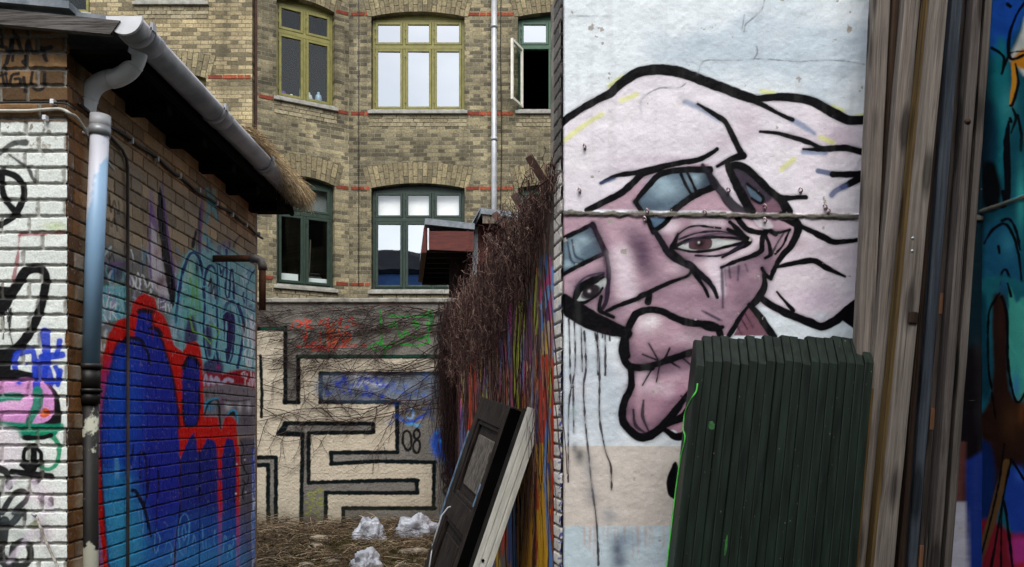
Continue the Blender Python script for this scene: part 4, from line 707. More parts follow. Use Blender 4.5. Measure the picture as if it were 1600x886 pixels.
# swan neck and down pipe
pts = [Wp(px, py, y) for px, py, y in ((219,58,3.46),(216,82,3.46),(205,107,3.47),(185,121,3.49),(165,125,3.51),(147,136,3.52),(138,155,3.52),(134,177,3.52))]
pc = [Vector(q) for q in Canvas.smooth([tuple(p) for p in pts], k=4)]
m = MB(); m.tube(pc, .0395, 20); N_ = kid(m.build('downpipe_bend', MAT['pvc'], SH))
for i in (7, 14, 24):
    d = (pc[min(i + 1, len(pc) - 1)] - pc[i - 1]).normalized(); MB().tube([pc[i] - d * .003, pc[i] + d * .003], .0412, 20).build('collar', MAT['pvc'], N_)
pm, pn, pb = principled('sprayed_pipe', .42)
tcn = pn.nodes.new('ShaderNodeTexCoord'); sp = pn.nodes.new('ShaderNodeSeparateXYZ'); no = pn.nodes.new('ShaderNodeTexNoise'); no.inputs['Scale'].default_value = 14; no.inputs['Detail'].default_value = 6
pn.links.new(tcn.outputs['Object'], sp.inputs[0]); pn.links.new(tcn.outputs['Object'], no.inputs[0])
def mth(op, a, b, nn=None):
    q = (nn or pn).nodes.new('ShaderNodeMath'); q.operation = op
    for i, v in enumerate((a, b)):
        if v is None: continue
        if isinstance(v, (int, float)): q.inputs[i].default_value = v
        else: (nn or pn).links.new(v, q.inputs[i])
    return q.outputs[0]
h = mth('SUBTRACT', 2.68, sp.outputs[2]); h = mth('ADD', h, mth('MULTIPLY', mth('SUBTRACT', no.outputs[0], .5), .35)); h = mth('ADD', h, mth('MULTIPLY', mth('SUBTRACT', sp.outputs[0], -1.84), 3.0))
rp = pn.nodes.new('ShaderNodeValToRGB'); rp.color_ramp.elements[0].position = 0; rp.color_ramp.elements[1].position = .05; rp.color_ramp.elements[0].color = lin4((214, 216, 228)); rp.color_ramp.elements[1].color = lin4((150, 186, 220)); e = rp.color_ramp.elements.new(.55); e.color = lin4((140, 180, 216))
pn.links.new(h, rp.inputs[0]); pn.links.new(rp.outputs[0], pb.inputs['Base Color'])
top = Wp(157, 182, 3.50); bot = Wp(140.5, 574, 3.50); d = (bot - top).normalized()
m = MB(); m.tube([top, bot], .0385, 24); DP = kid(m.build('downpipe', pm, SH))
m = MB(); m.tube([top - d*.004, top + d*.055], .0425, 24); m.build('socket', MAT['pvc'], DP)
m = MB(); m.tube([top + d*.045, top + d*.085], .0445, 24); m.bevbox(tuple(top + d*.065 + Vector((-.095, -.01, -.018))), tuple(top + d*.065 + Vector((-.035, .012, .018))), .004); m.tube([top + d*.055 + Vector((-.06, -.03, 0)), top + d*.055 + Vector((-.06, .03, 0))], .006, 8); m.tube([top + d*.08 + Vector((-.06, -.03, 0)), top + d*.08 + Vector((-.06, .03, 0))], .006, 8)
m.build('pipe_clamp', MAT['zinc'], DP)
im = nmat('peeling_iron_pipe', (20, 19, 17), (22, 20, 18), 5, .6, 0, .6)
nn = im.node_tree; rr = [q for q in nn.nodes if q.type == 'VALTORGB'][0]; rr.color_ramp.elements[0].color = lin4((22, 20, 18)); rr.color_ramp.elements[0].position = .50; rr.color_ramp.elements[1].position = .54; rr.color_ramp.elements[1].color = lin4((176, 176, 160))
p0 = Wp(140, 572, 3.5); q0 = Vector((p0.x - .012, 3.52, 0))
m = MB(); m.tube([p0 + Vector((0, 0, 0)), q0], .036, 20); IP = kid(m.build('iron_pipe', im, SH))
m = MB(); m.tube([p0 + Vector((0,0,.01)), p0 + Vector((0,0,-.012))], .05, 20); m.tube([p0 + Vector((0,0,-.012)), p0 + Vector((0,0,-.10))], .044, 20); m.tube([p0 + Vector((0,0,-.10)), p0 + Vector((0,0,-.115))], .052, 20); m.tube([p0 + Vector((0,0,-.115)), p0 + Vector((0,0,-.165))], .043, 20); m.build('iron_socket', MAT['iron'], IP)
# conduits and cables on the shed
m = MB(); X_ = SX + .012
m.tube([(X_, 3.66, 3.03), (X_, 3.80, 3.005), (X_, 3.84, 2.98), (X_, 3.854, 2.94), (X_, 3.856, 1.5), (X_ , 3.85, .3)], .0075, 8)
cm = nmat('conduit', (52, 44, 44), (92, 78, 74), 5, .5); kid(m.build('conduit', cm, SH))
bc = nmat('black_cable', (16, 15, 15), (24, 22, 22), rough=.5); m = MB(); P = [(SX + .012, y, 3.078 + .010 * math.sin(y * 5) + .005 * math.sin(y * 17)) for y in np.arange(3.42, 5.96, .06)]; m.tube(P, .0085, 6); CB = kid(m.build('cable', bc, SH))
for y in np.arange(3.6, 5.9, .28): m = MB(); m.box((SX + .004, y, 3.066), (SX + .024, y + .012, 3.094)); m.build('cable_clip', MAT['pvc'], CB)
m = MB(); P = [Wp(px, py, SY - .012) for px, py in ((-60,174),(0,173),(45,173),(85,170),(100,172),(110,178))] + [Vector((SX + .02, 3.40, 3.0)), Vector((SX + .02, 3.55, 2.93)), Vector((SX + .02, 3.7, 2.88))]
m.tube([Vector(q) for q in Canvas.smooth([tuple(p) for p in P], k=3)], .0065, 8); CB = kid(m.build('white_cable', nmat('white_cable', (206, 204, 196), (176, 172, 160), 20), SH))
m = MB(); m.tube([Wp(px, py, SY - .02) for px, py in ((-60,162),(20,160),(75,160),(105,162),(118,172))], .0045, 6); kid(m.build('black_wire', bc, SH))
for px, py in ((82, 159), (70, 184)):
    m = MB(); p = Wp(px, py, SY - .02); m.bevbox(tuple(p - Vector((.008, .008, .010))), tuple(p + Vector((.008, .018, .010))), .002); m.build('cable_clip', MAT['pvc'], CB)
m = MB(); m.tube([Wp(52, 803, SY - .005), Wp(51, 803, SY - .05), Wp(56, 806, SY - .055)], .006, 8); kid(m.build('wall_hook', MAT['zinc'], SH))
m = MB(); m.tube([Wp(52, 803, SY - .045), Wp(57, 808, SY - .05), Wp(70, 842, SY - .04), Wp(92, 890, SY - .03), Wp(110, 960, SY - .03)], .0055, 6)
RP = m.build('rope', nmat('pale_rope', (206, 200, 190), (120, 110, 100), 60), None); tag(RP, 'thin pale rope hanging from a hook on the white bricks', 'rope')
# rusty pipe through the side wall
m = MB(); yz = 5.0; zz0 = HZ + (CY - 404) / F * yz
m.tube([(SX - .05, yz, zz0), (-1.60, yz, zz0), (-1.572, yz, zz0 - .012), (-1.560, yz, zz0 - .04), (-1.560, yz, 2.41)], .021, 16); RPp = kid(m.build('rusty_pipe', MAT['rust'], SH))
m = MB(); m.tube([(-1.635, yz, zz0), (-1.60, yz, zz0), (-1.572, yz, zz0 - .012), (-1.560, yz, zz0 - .04), (-1.560, yz, zz0 - .07)], .027, 16); m.build('elbow', nmat('grey_elbow', (84, 80, 78), (112, 106, 102), 9, .6, .2), RPp)
# green rail seen beyond the shed is painted on the yard wall; straw hanging off the far end of the eave
# ------------------------------------------------------------------ apartment building
AB = empty('apartment_building', (-1, 14.5, 0), 'yellow brick apartment building with olive and green windows behind the yard', 'building')
def brickmat(name, c1, c2, c3, mortar, dark=.5):
    m, n, b = principled(name, .8, 0, .25); L = n.links.new
    tc = n.nodes.new('ShaderNodeTexCoord'); sp = n.nodes.new('ShaderNodeSeparateXYZ'); cb = n.nodes.new('ShaderNodeCombineXYZ'); L(tc.outputs['Object'], sp.inputs[0])
    wob = n.nodes.new('ShaderNodeTexNoise'); wob.inputs['Scale'].default_value = 5; L(tc.outputs['Object'], wob.inputs[0])
    wz = mth('MULTIPLY', mth('SUBTRACT', wob.outputs[0], .5, n), .016, n); L(sp.outputs[0], cb.inputs[0]); L(mth('ADD', sp.outputs[2], wz, n), cb.inputs[1])
    bt = n.nodes.new('ShaderNodeTexBrick'); bt.offset = .5; bt.squash = .5; bt.squash_frequency = 2
    for k, v in (('Scale', 1), ('Mortar Size', .0055), ('Mortar Smooth', .3), ('Bias', 0), ('Brick Width', .24), ('Row Height', .0667)): bt.inputs[k].default_value = v
    bt.inputs['Color1'].default_value = (0, 0, 0, 1); bt.inputs['Color2'].default_value = (1, 1, 1, 1); bt.inputs['Mortar'].default_value = (.5, .5, .5, 1); L(cb.outputs[0], bt.inputs[0])
    rp = n.nodes.new('ShaderNodeValToRGB'); E = rp.color_ramp.elements; E[0].color = lin4(c1); E[1].color = lin4(c3); q = E.new(.5); q.color = lin4(c2); q = E.new(.16); q.color = lin4(tuple(v * .92 for v in c1)); L(bt.outputs['Color'], rp.inputs[0])
    big = n.nodes.new('ShaderNodeTexNoise'); big.inputs['Scale'].default_value = .9; big.inputs['Detail'].default_value = 8; big.inputs['Roughness'].default_value = .65; L(tc.outputs['Object'], big.inputs[0])
    r2 = n.nodes.new('ShaderNodeMapRange'); r2.inputs[1].default_value = .38; r2.inputs[2].default_value = .62; r2.inputs[3].default_value = dark; r2.inputs[4].default_value = 1.15; L(big.outputs[0], r2.inputs[0])
    fine = n.nodes.new('ShaderNodeTexNoise'); fine.inputs['Scale'].default_value = 38; fine.inputs['Detail'].default_value = 4; L(tc.outputs['Object'], fine.inputs[0])
    r3 = n.nodes.new('ShaderNodeMapRange'); r3.inputs[1].default_value = .3; r3.inputs[2].default_value = .7; r3.inputs[3].default_value = .62; r3.inputs[4].default_value = 1.3; L(fine.outputs[0], r3.inputs[0])
    mo = n.nodes.new('ShaderNodeMix'); mo.data_type = 'RGBA'; L(bt.outputs['Fac'], mo.inputs[0]); L(rp.outputs[0], mo.inputs[6]); mo.inputs[7].default_value = lin4(mortar)
    vs = n.nodes.new('ShaderNodeVectorMath'); vs.operation = 'SCALE'; L(mo.outputs[2], vs.inputs[0]); 
    ms = n.nodes.new('ShaderNodeMapping'); ms.inputs['Scale'].default_value = (4.5, 4.5, .45); L(tc.outputs['Object'], ms.inputs[0]); nst = n.nodes.new('ShaderNodeTexNoise'); nst.inputs['Scale'].default_value = 1; nst.inputs['Detail'].default_value = 5; L(ms.outputs[0], nst.inputs[0])
    r4 = n.nodes.new('ShaderNodeMapRange'); r4.inputs[1].default_value = .52; r4.inputs[2].default_value = .72; r4.inputs[3].default_value = 1; r4.inputs[4].default_value = .55; L(nst.outputs[0], r4.inputs[0])
    L(mth('MULTIPLY', mth('MULTIPLY', r2.outputs[0], r3.outputs[0], n), r4.outputs[0], n), vs.inputs['Scale']); L(vs.outputs[0], b.inputs['Base Color'])
    hh = mth('SUBTRACT', mth('MULTIPLY', fine.outputs[0], .6, n), bt.outputs['Fac'], n)
    bp = n.nodes.new('ShaderNodeBump'); bp.inputs['Strength'].default_value = .9; bp.inputs['Distance'].default_value = .012; L(hh, bp.inputs['Height']); L(bp.outputs[0], b.inputs['Normal'])
    return m
def islandmat(name, cols, mortar=None):
    m, n, b = principled(name, .85, 0, .2); g = n.nodes.new('ShaderNodeNewGeometry'); rp = n.nodes.new('ShaderNodeValToRGB'); E = rp.color_ramp.elements
    E[0].color = lin4(cols[0]); E[1].color = lin4(cols[-1])
    for i, q in enumerate(cols[1:-1]): e = E.new((i + 1) / (len(cols) - 1)); e.color = lin4(q)
    n.links.new(g.outputs['Random Per Island'], rp.inputs[0])
    tc = n.nodes.new('ShaderNodeTexCoord'); no = n.nodes.new('ShaderNodeTexNoise'); no.inputs['Scale'].default_value = 30; no.inputs['Detail'].default_value = 4; n.links.new(tc.outputs['Object'], no.inputs[0])
    mr = n.nodes.new('ShaderNodeMapRange'); mr.inputs[1].default_value = .3; mr.inputs[2].default_value = .7; mr.inputs[3].default_value = .6; mr.inputs[4].default_value = 1.25; n.links.new(no.outputs[0], mr.inputs[0])
    vs = n.nodes.new('ShaderNodeVectorMath'); vs.operation = 'SCALE'; n.links.new(rp.outputs[0], vs.inputs[0]); n.links.new(mr.outputs[0], vs.inputs['Scale']); n.links.new(vs.outputs[0], b.inputs['Base Color']); return m
BM_A = brickmat('weathered_yellow_brick', (100, 93, 74), (132, 123, 98), (162, 150, 117), (150, 142, 122), .5)
BM_L = brickmat('pale_yellow_brick', (112, 102, 78), (150, 136, 104), (176, 160, 124), (118, 110, 92), .78)
ARCH = islandmat('arch_bricks', [(96, 88, 70), (134, 123, 96), (114, 105, 84), (152, 140, 108), (126, 116, 92)])
ARCHM = nmat('arch_mortar', (58, 54, 46), (84, 78, 68), 20, .95, 0, .4, spec=.05)
APRON = islandmat('apron_bricks', [(128, 118, 95), (160, 150, 124), (120, 110, 88), (168, 158, 134)])
REDB = islandmat('red_bricks', [(120, 52, 38), (158, 78, 54), (104, 48, 38), (166, 90, 62)])
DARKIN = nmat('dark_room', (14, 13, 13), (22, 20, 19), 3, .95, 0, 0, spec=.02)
def glass(name, refl, tint=(1, 1, 1), rough=.0):
    m = bpy.data.materials.new(name); m.use_nodes = True; n = m.node_tree; n.nodes.clear(); o = n.nodes.new('ShaderNodeOutputMaterial')
    g = n.nodes.new('ShaderNodeBsdfGlossy'); g.inputs['Roughness'].default_value = .01; g.inputs['Color'].default_value = (.95, .98, 1, 1); t = n.nodes.new('ShaderNodeBsdfTransparent'); t.inputs[0].default_value = (*tint, 1)
    tc = n.nodes.new('ShaderNodeTexCoord'); no = n.nodes.new('ShaderNodeTexNoise'); no.inputs['Scale'].default_value = 1.6; bp = n.nodes.new('ShaderNodeBump'); bp.inputs['Strength'].default_value = .06; bp.inputs['Distance'].default_value = .01
    n.links.new(tc.outputs['Object'], no.inputs[0]); n.links.new(no.outputs[0], bp.inputs['Height']); n.links.new(bp.outputs[0], g.inputs['Normal'])
    x = n.nodes.new('ShaderNodeMixShader'); x.inputs[0].default_value = refl; n.links.new(t.outputs[0], x.inputs[1]); n.links.new(g.outputs[0], x.inputs[2]); n.links.new(x.outputs[0], o.inputs[0]); return m
GL_HI, GL_LO = glass('bright_glass', .50, (.5, .55, .55)), glass('clear_glass', .03, (.8, .85, .85))
OLIVE = nmat('olive_paint', (104, 100, 46), (128, 122, 62), 9, .5, 0, .2, rnd=0); GREEN = nmat('dark_green_paint', (28, 44, 36), (42, 60, 50), 9, .45, 0, .2); GREENM = nmat('mid_green_paint', (38, 70, 50), (52, 88, 64), 9, .45, 0, .2)
SILL = nmat('grey_sill', (120, 118, 112), (160, 158, 150), 12, .6, 0, .5); BLIND = nmat('white_blind', (226, 228, 226), (238, 240, 238), 2, .8, 0, 0)
def facade(origin, ang, u0, u1, zt, holes, mat, rev):
    fo = bpy.data.objects.new('tmp', None)
    xs = sorted({u0, u1} | {h[0] for h in holes} | {h[1] for h in holes}); zs = sorted({0., zt} | {h[2] for h in holes} | {h[3] + h[4] for h in holes})
    m = MB()
    for i in range(len(xs) - 1):
        for j in range(len(zs) - 1):
            cx = (xs[i] + xs[i+1]) / 2; cz = (zs[j] + zs[j+1]) / 2
            if any(h[0] < cx < h[1] and h[2] < cz < h[3] + h[4] for h in holes): continue
            m.poly([(xs[i], 0, zs[j]), (xs[i+1], 0, zs[j]), (xs[i+1], 0, zs[j+1]), (xs[i], 0, zs[j+1])])
    for a, b, z0, z1, ri in holes:
        n = 14; cv = []
        for k in range(n + 1): t = k / n * 2 - 1; cv.append((a + (b - a) * k / n, z1 + ri * (1 - t * t)))
        for k in range(n):
            (xa, za), (xb, zb) = cv[k], cv[k + 1]; T = z1 + ri
            m.poly([(xa, 0, za), (xb, 0, zb), (xb, 0, T), (xa, 0, T)]); m.poly([(xa, 0, za), (xb, 0, zb), (xb, rev, zb), (xa, rev, za)])
        m.poly([(a, 0, z0), (a, rev, z0), (a, rev, z1), (a, 0, z1)]); m.poly([(b, 0, z0), (b, rev, z0), (b, rev, z1), (b, 0, z1)]); m.poly([(a, 0, z0), (b, 0, z0), (b, rev, z0), (a, rev, z0)])
    o = m.build('wall', mat, AB); o.location = origin; o.rotation_euler[2] = ang; o.matrix_parent_inverse = Matrix.Translation(-AB.location)
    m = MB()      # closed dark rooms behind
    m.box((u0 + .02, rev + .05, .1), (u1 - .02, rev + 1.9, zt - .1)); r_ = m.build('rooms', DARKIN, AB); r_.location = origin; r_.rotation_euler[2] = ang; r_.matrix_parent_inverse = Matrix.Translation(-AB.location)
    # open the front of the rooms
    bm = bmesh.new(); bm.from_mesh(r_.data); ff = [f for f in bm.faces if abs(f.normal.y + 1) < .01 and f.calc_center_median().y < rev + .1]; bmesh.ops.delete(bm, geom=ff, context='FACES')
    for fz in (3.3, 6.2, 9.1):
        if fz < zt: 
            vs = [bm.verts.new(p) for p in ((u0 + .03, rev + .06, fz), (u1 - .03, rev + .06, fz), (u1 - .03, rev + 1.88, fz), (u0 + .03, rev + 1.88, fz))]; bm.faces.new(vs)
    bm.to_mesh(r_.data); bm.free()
    return (origin, ang)
def inframe(o, fr): o.location = fr[0]; o.rotation_euler[2] = fr[1]; o.matrix_parent_inverse = Matrix.Translation(-AB.location); return o
def arch(fr, a, b, z1, ri, h=.36, seed=1):
    r = random.Random(seed); m = MB(); w = b - a; a0 = a - .06; b0 = b + .06; n = int((b0 - a0) / .075); cx = (a + b) / 2
    for k in range(n):
        xa = a0 + (b0 - a0) * k / n + .004; xb = a0 + (b0 - a0) * (k + 1) / n - .004
        for (h0, h1) in (((0, .225), (.235, h)) if k % 2 else ((0, .11), (.12, h - .01))):
            def pt(x, hh):
                t = max(-1, min(1, (x - cx) / (w / 2))); zc = z1 + ri * (1 - t * t); sx = (x - cx) / (w / 2) * .24; return (x + sx * hh, zc + hh)
            p = [pt(xa, h0), pt(xb, h0), pt(xb, h1), pt(xa, h1)]; y = -.004 - r.random() * .006
            m.prism([(q[0], y, q[1]) for q in p], (0, .03, 0))
    inframe(m.build('brick_arch', ARCH, AB), fr)
    lo = []; hi = []; cx = (a + b) / 2; N_ = 16
    for k in range(N_ + 1):
        x = a0 + (b0 - a0) * k / N_; t = max(-1, min(1, (x - cx) / (w / 2))); zc = z1 + ri * (1 - t * t); lo.append((x, -.0025, zc + .002)); hi.append((x + (x - cx) / (w / 2) * .24 * h, -.0025, zc + h))
    m = MB(); [m.poly([lo[k], lo[k + 1], hi[k + 1], hi[k]]) for k in range(N_)]; inframe(m.build('arch_mortar', ARCHM, AB), fr)
def band(fr, u0, u1, z, seed=1):
    r = random.Random(seed); m = MB(); x = u0
    while x < u1 - .05:
        L = min(r.choice([.228, .228, .108]), u1 - x); m.bevbox((x + .004, -.006 - r.random() * .004, z), (x + L - .004, .02, z + .058), .003); x += L + .006
    inframe(m.build('red_brick_band', REDB, AB), fr)
def window(fr, a, b, z0, z1, cols, paint, gl, tr=.30, rise=.09, blind=None, set_=.10, open_=None, lowglass=None, label=None):
    m = MB(); fw = .05; g = .006
    def ring(x0, x1, y0, y1, za, zb, w, mm): mm.bevbox((x0, y0, za), (x0 + w, y1, zb), .004); mm.bevbox((x1 - w, y0, za), (x1, y1, zb), .004); mm.bevbox((x0 + w, y0, za), (x1 - w, y1, za + w), .004); mm.bevbox((x0 + w, y0, zb - w), (x1 - w, y1, zb), .004)
    ring(a + g, b - g, set_, set_ + .08, z0 + g, z1 - g, fw, m); H = z1 - z0; zt = z1 - H * tr; W_ = (b - a - 2 * fw - 2*g); cw = W_ / cols
    m.bevbox((a + fw, set_ - .012, zt - .035), (b - fw, set_ + .07, zt + .035), .006)
    for k in range(1, cols): x = a + g + fw + cw * k; m.bevbox((x - .022, set_ - .008, z0 + fw), (x + .022, set_ + .07, z1 - fw), .005)
    for k in range(8 if rise else 0): pass
    n = 12; pts = [(a + (b - a) * k / n, set_ + .02, z1 + rise * (1 - (k / n * 2 - 1) ** 2)) for k in range(n + 1)]; m.prism([(a, set_ + .02, z1 - .01)] + pts + [(b, set_ + .02, z1 - .01)], (0, .03, 0))
    wo = inframe(m.build('window', paint, AB, label), fr)
    for k in range(cols):
        x0 = a + g + fw + cw * k + (.022 if k else 0); x1 = a + g + fw + cw * (k + 1) - (.022 if k < cols - 1 else 0)
        for row, (za, zb) in enumerate(((z0 + fw, zt - .035), (zt + .035, z1 - fw))):
            if open_ == k and row == 0: continue
            mm = MB(); ring(x0 + .003, x1 - .003, set_ - .018, set_ + .03, za + .003, zb - .003, .042, mm)
            for zz_ in (za + .1, zb - .14): mm.bevbox((x0 - .008, set_ - .026, zz_), (x0 + .010, set_ - .010, zz_ + .05), .002)
            mm.build('casement', paint, wo)
            gm = lowglass if (lowglass and row == 0) else gl; rr = random.Random(int(x0 * 977 + row * 7)); tl = rr.uniform(-.004, .004)
            MB().poly([(x0 + .04, set_ + .004 + tl, za + .04), (x1 - .04, set_ + .004 - tl, za + .04), (x1 - .04, set_ + .006 - tl, zb - .04), (x0 + .04, set_ + .006 + tl, zb - .04)]).build('pane', gm, wo)
            if blind and row in blind: MB().box((x0 + .0, set_ + .085, za), (x1, set_ + .09, zb)).build('blind', BLIND, wo)
    ra_ = random.Random(int(a * 100)); m = MB()
    for row in range(3):
        x = a - .04 + (row % 2) * .06
        while x < b: L_ = min(ra_.choice([.228, .108]), b + .04 - x); m.bevbox((x + .004, -.005 - ra_.random() * .005, z0 - .145 - row * .0667), (x + max(L_ - .004, .02), .02, z0 - .087 - row * .0667), .003); x += L_ + .008
    inframe(m.build('brick_apron', APRON, AB), fr)
    m = MB(); m.bevbox((a - .05, -.055, z0 - .075), (b + .05, set_ + .06, z0 - .02), .008); m.bevbox((a + .0, -.03, z0 - .02), (b, set_ + .02, z0 + .005), .004); m.build('sill', SILL, wo)
    return wo
def zat(py, Y): return HZ + (CY - py) / F * Y
YF = 13.6; zB = [zat(180, YF), zat(25, YF), zat(447, YF), zat(297, YF)]
wa, wb = (580 - 800) / F * YF, (726 - 800) / F * YF; zu0, zu1 = zat(172, YF), zat(26, YF); zl0, zl1 = zat(453, YF), zat(294, YF); RI = .085
ra, rb = .10, .10 + (wb - wa)
FR = ((0, YF, 0), 0.)
facade(*FR, -2.77, 3.2, 10.6, [(wa, wb, zu0, zu1, RI), (wa, wb, zl0, zl1, RI), (ra, rb, zu0, zu1, RI), (ra, rb, zl0, zl1, RI)], BM_A, .20)
window(FR, wa, wb, zu0, zu1, 3, OLIVE, GL_HI); window(FR, wa, wb, zl0, zl1, 3, GREEN, glass('blind_glass', .15), blind=(1,), lowglass=GL_HI)
WO = window(FR, ra, rb, zu0, zu1, 3, GREENM, GL_HI, open_=0); window(FR, ra, rb, zl0, zl1, 3, GREENM, GL_HI)
for a, b in ((wa, wb), (ra, rb)):
    for i, z in enumerate((zu1, zl1)): arch(FR, a, b, z, RI, seed=i)
for z in zB:
    band(FR, -2.74, wa - .02, z, 3); band(FR, wb + .02, ra - .02, z, 4); band(FR, rb + .02, 3.1, z, 5)
# the casement standing open
H = zu1 - zu0; zt = zu1 - H * .30; L_ = Vector((-.17, -.37, 0)).normalized(); P0 = Vector((ra + .06, YF + .08, 0)); w_ = .44; ex = L_; ey = Vector((-L_.y, L_.x, 0))
Mx = Matrix(((ex.x, ey.x, 0, P0.x), (ex.y, ey.y, 0, P0.y), (0, 0, 1, 0), (0, 0, 0, 1))); m = MB(); za, zb = zu0 + .06, zt - .04
for q in (((0, 0, za), (.045, .04, zb)), ((w_ - .045, 0, za), (w_, .04, zb)), ((.045, 0, za), (w_ - .045, .04, za + .045)), ((.045, 0, zb - .045), (w_ - .045, .04, zb))): m.bevbox(q[0], q[1], .004, Mx)
oc = kid(m.build('open_casement', nmat('white_frame', (206, 200, 186), (226, 222, 212), 9, .5), AB)); m = MB(); m.poly([Mx @ Vector(p) for p in ((.04, .02, za + .04), (w_ - .04, .02, za + .04), (w_ - .04, .02, zb - .04), (.04, .02, zb - .04))]); m.build('pane', glass('clear_pane', .15, (.7, .75, .7)), oc)
# angled bay
PA = Vector((-4.09, 12.85, 0)); PB = Vector((-2.77, 13.6, 0)); ang = math.atan2(PB.y - PA.y, PB.x - PA.x); Lb = (PB - PA).length; FB = (tuple(PA), ang)
def ub(px):
    k = (px - 800) / F; d = (PB - PA) / Lb; return (k * PA.y - PA.x) / (d.x - k * d.y)
ba, bb = ub(432), ub(523)
facade(*FB, 0, Lb, 10.6, [(ba, bb, zu0, zu1, RI), (ba, bb, zl0, zl1, RI)], BM_A, .20)
window(FB, ba, bb, zu0, zu1, 2, OLIVE, GL_LO); WL = window(FB, ba, bb, zl0, zl1, 2, GREEN, GL_LO)
m = MB()
for k in range(26): z = zl1 - .08 - k * .018; m.box((ba + .06, .20, z), (bb - .06, .222, z + .003))
m.build('venetian_blind', BLIND, WL)
for i, z in enumerate((zu1, zl1)): arch(FB, ba, bb, z, RI, seed=i + 5)
for z in zB: band(FB, .02, ba - .02, z, 7); band(FB, bb + .02, Lb - .01, z, 8)
m = MB(); m.tube([Vector((-2.77 + .03, 13.57, 0)), Vector((-2.74, 13.57, 10))], .006, 6); 
# left block
YL = 12.8; FL = ((0, YL, 0), 0.); XR = (394 - 800) / F * YL
la, lb = (213 - 800) / F * YL, (322 - 800) / F * YL; z1a, z1b = zat(300, YL), zat(122, YL); z2a = zat(2, YL); l2a, l2b = (20 - 800) / F * YL, (140 - 800) / F * YL; z3a = zat(20, YL)
facade(*FL, -9.5, XR, 10.6, [(la, lb, z1a, z1b, RI), (la, lb, z2a, z2a + 1.6, RI), (l2a, l2b, z3a, z3a + 1.6, RI)], BM_L, .20)
window(FL, la, lb, z1a, z1b, 2, OLIVE, GL_LO); window(FL, la, lb, z2a, z2a + 1.6, 2, OLIVE, GL_LO); window(FL, l2a, l2b, z3a, z3a + 1.6, 2, OLIVE, GL_LO)
arch(FL, la, lb, z1b, RI, seed=9); band(FL, lb + .03, XR - .02, zat(123, YL), 2); band(FL, -9.4, la - .03, zat(123, YL), 6)
m = MB(); m.box((XR + .0, YL + .14, 0), (PA.x + .03, YL + .2, 10.6)); m.box((XR - .03, YL + .01, 0), (XR - .001, YL + .16, 10.6)); kid(m.build('corner_recess', BM_A, AB))
m = MB(); m.tube([(XR + .035, YL + .10, 0), (XR + .035, YL + .10, 10.6)], .03, 12); kid(m.build('corner_shade_tube', MAT['darkrust'], AB))  # dark tube standing in for the shadow strip at the block corner
m = MB(); m.box((-9.6, YL - .0, 10.6), (3.3, 15.2, 10.9)); kid(m.build('roof', MAT['lead'], AB))
# rain pipe and cable
DPX = (772 - 800) / F * 13.5; m = MB(); m.tube([(DPX, 13.5, 1.0), (DPX, 13.5, 10.6)], .048, 18); RPp = kid(m.build('rain_pipe', MAT['zinc'], AB))
for z in (zat(44, 13.5), zat(220, 13.5)):
    m = MB(); m.tube([(DPX, 13.5, z), (DPX, 13.5, z + .06)], .058, 18); m.build('collar', MAT['zinc'], RPp)
m = MB(); P = [((783 - 800) / F * 13.55 + .01 * math.sin(k), 13.57, 10.5 - k * .5) for k in range(20)]; m.tube(P, .007, 6); kid(m.build('wall_cable', bc, AB))
m = MB(); m.tube([(-2.60 , 13.57, 10.5), (-2.60, 13.57, 4.0)], .006, 6); kid(m.build('wall_cable', bc, AB))

r = np.random.default_rng(4); paths = []; rad = []
for i in range(5200):
    y = r.uniform(4.72, 5.98) ** 1.0; x = -1.60 + r.normal(0, .028) + (y - 4.85) * .02; zt = 3.425 + r.normal(0, .018) + max(0, (y - 5.0)) * .03
    L = (.05 + .13 * sstep(4.9, 5.6, np.array(y))) * r.uniform(.35, 1.15); n = 5; t = np.linspace(0, 1, n)
    fx = r.normal(.02, .03); fy = r.normal(.0, .04)
    P = np.stack([x - .07 + .09 * t**.6 + fx * t * t, y + fy * t, zt + .03 * np.sin(t * 2.2) - L * t**1.5], 1); paths.append(P); rad.append(r.uniform(.0012, .0034))
V, Fc = tubes_np(paths, rad)
o = link('straw_thatch', fastmesh('straw_thatch', V, Fc, True), islandmat('straw', [(120, 98, 70), (196, 170, 130), (150, 124, 90), (226, 206, 170), (134, 110, 80), (206, 184, 144)]))
tag(o, 'ragged tuft of dry straw thatch hanging over the far end of the gutter', 'thatch')

# ------------------------------------------------------------------ things on the inner sills of the bay windows
def bp(u, v, z): d = (PB - PA) / Lb; return PA + d * u + Vector((-d.y, d.x, 0)) * v + Vector((0, 0, z))
for zz_, wn in ((zu0, 0), (zl0, 1)):
    m = MB(); m.box((ba, .185, zz_ + .02), (bb, .45, zz_ + .05)); inframe(m.build('inner_sill', MAT['pvc'], AB), FB)
def lathe(prof, n=20, c=(0, 0, 0)):
    m = MB(); vs = [(c[0] + r * math.cos(2*math.pi*k/n), c[1] + r * math.sin(2*math.pi*k/n), c[2] + z) for r, z in prof for k in range(n)]
    fs = [(i*n+k, i*n+(k+1) % n, (i+1)*n+(k+1) % n, (i+1)*n+k) for i in range(len(prof)-1) for k in range(n)]; m.add(vs, fs, True); return m
def put(name, m, mat, loc, label, cat, group=None):
    o = m.build(name, mat); o.location = loc; return tag(o, label, cat, group)
put('bowl', lathe([(0.02,0),(.06,.0),(.10,.05),(.11,.12),(.10,.125),(.085,.05),(0,.02)]), nmat('purple', (110, 70, 150), rough=.4, bump=0), bp(ub(443), .28, zu0 + .05), 'purple bowl inside the upper olive bay window', 'bowl')
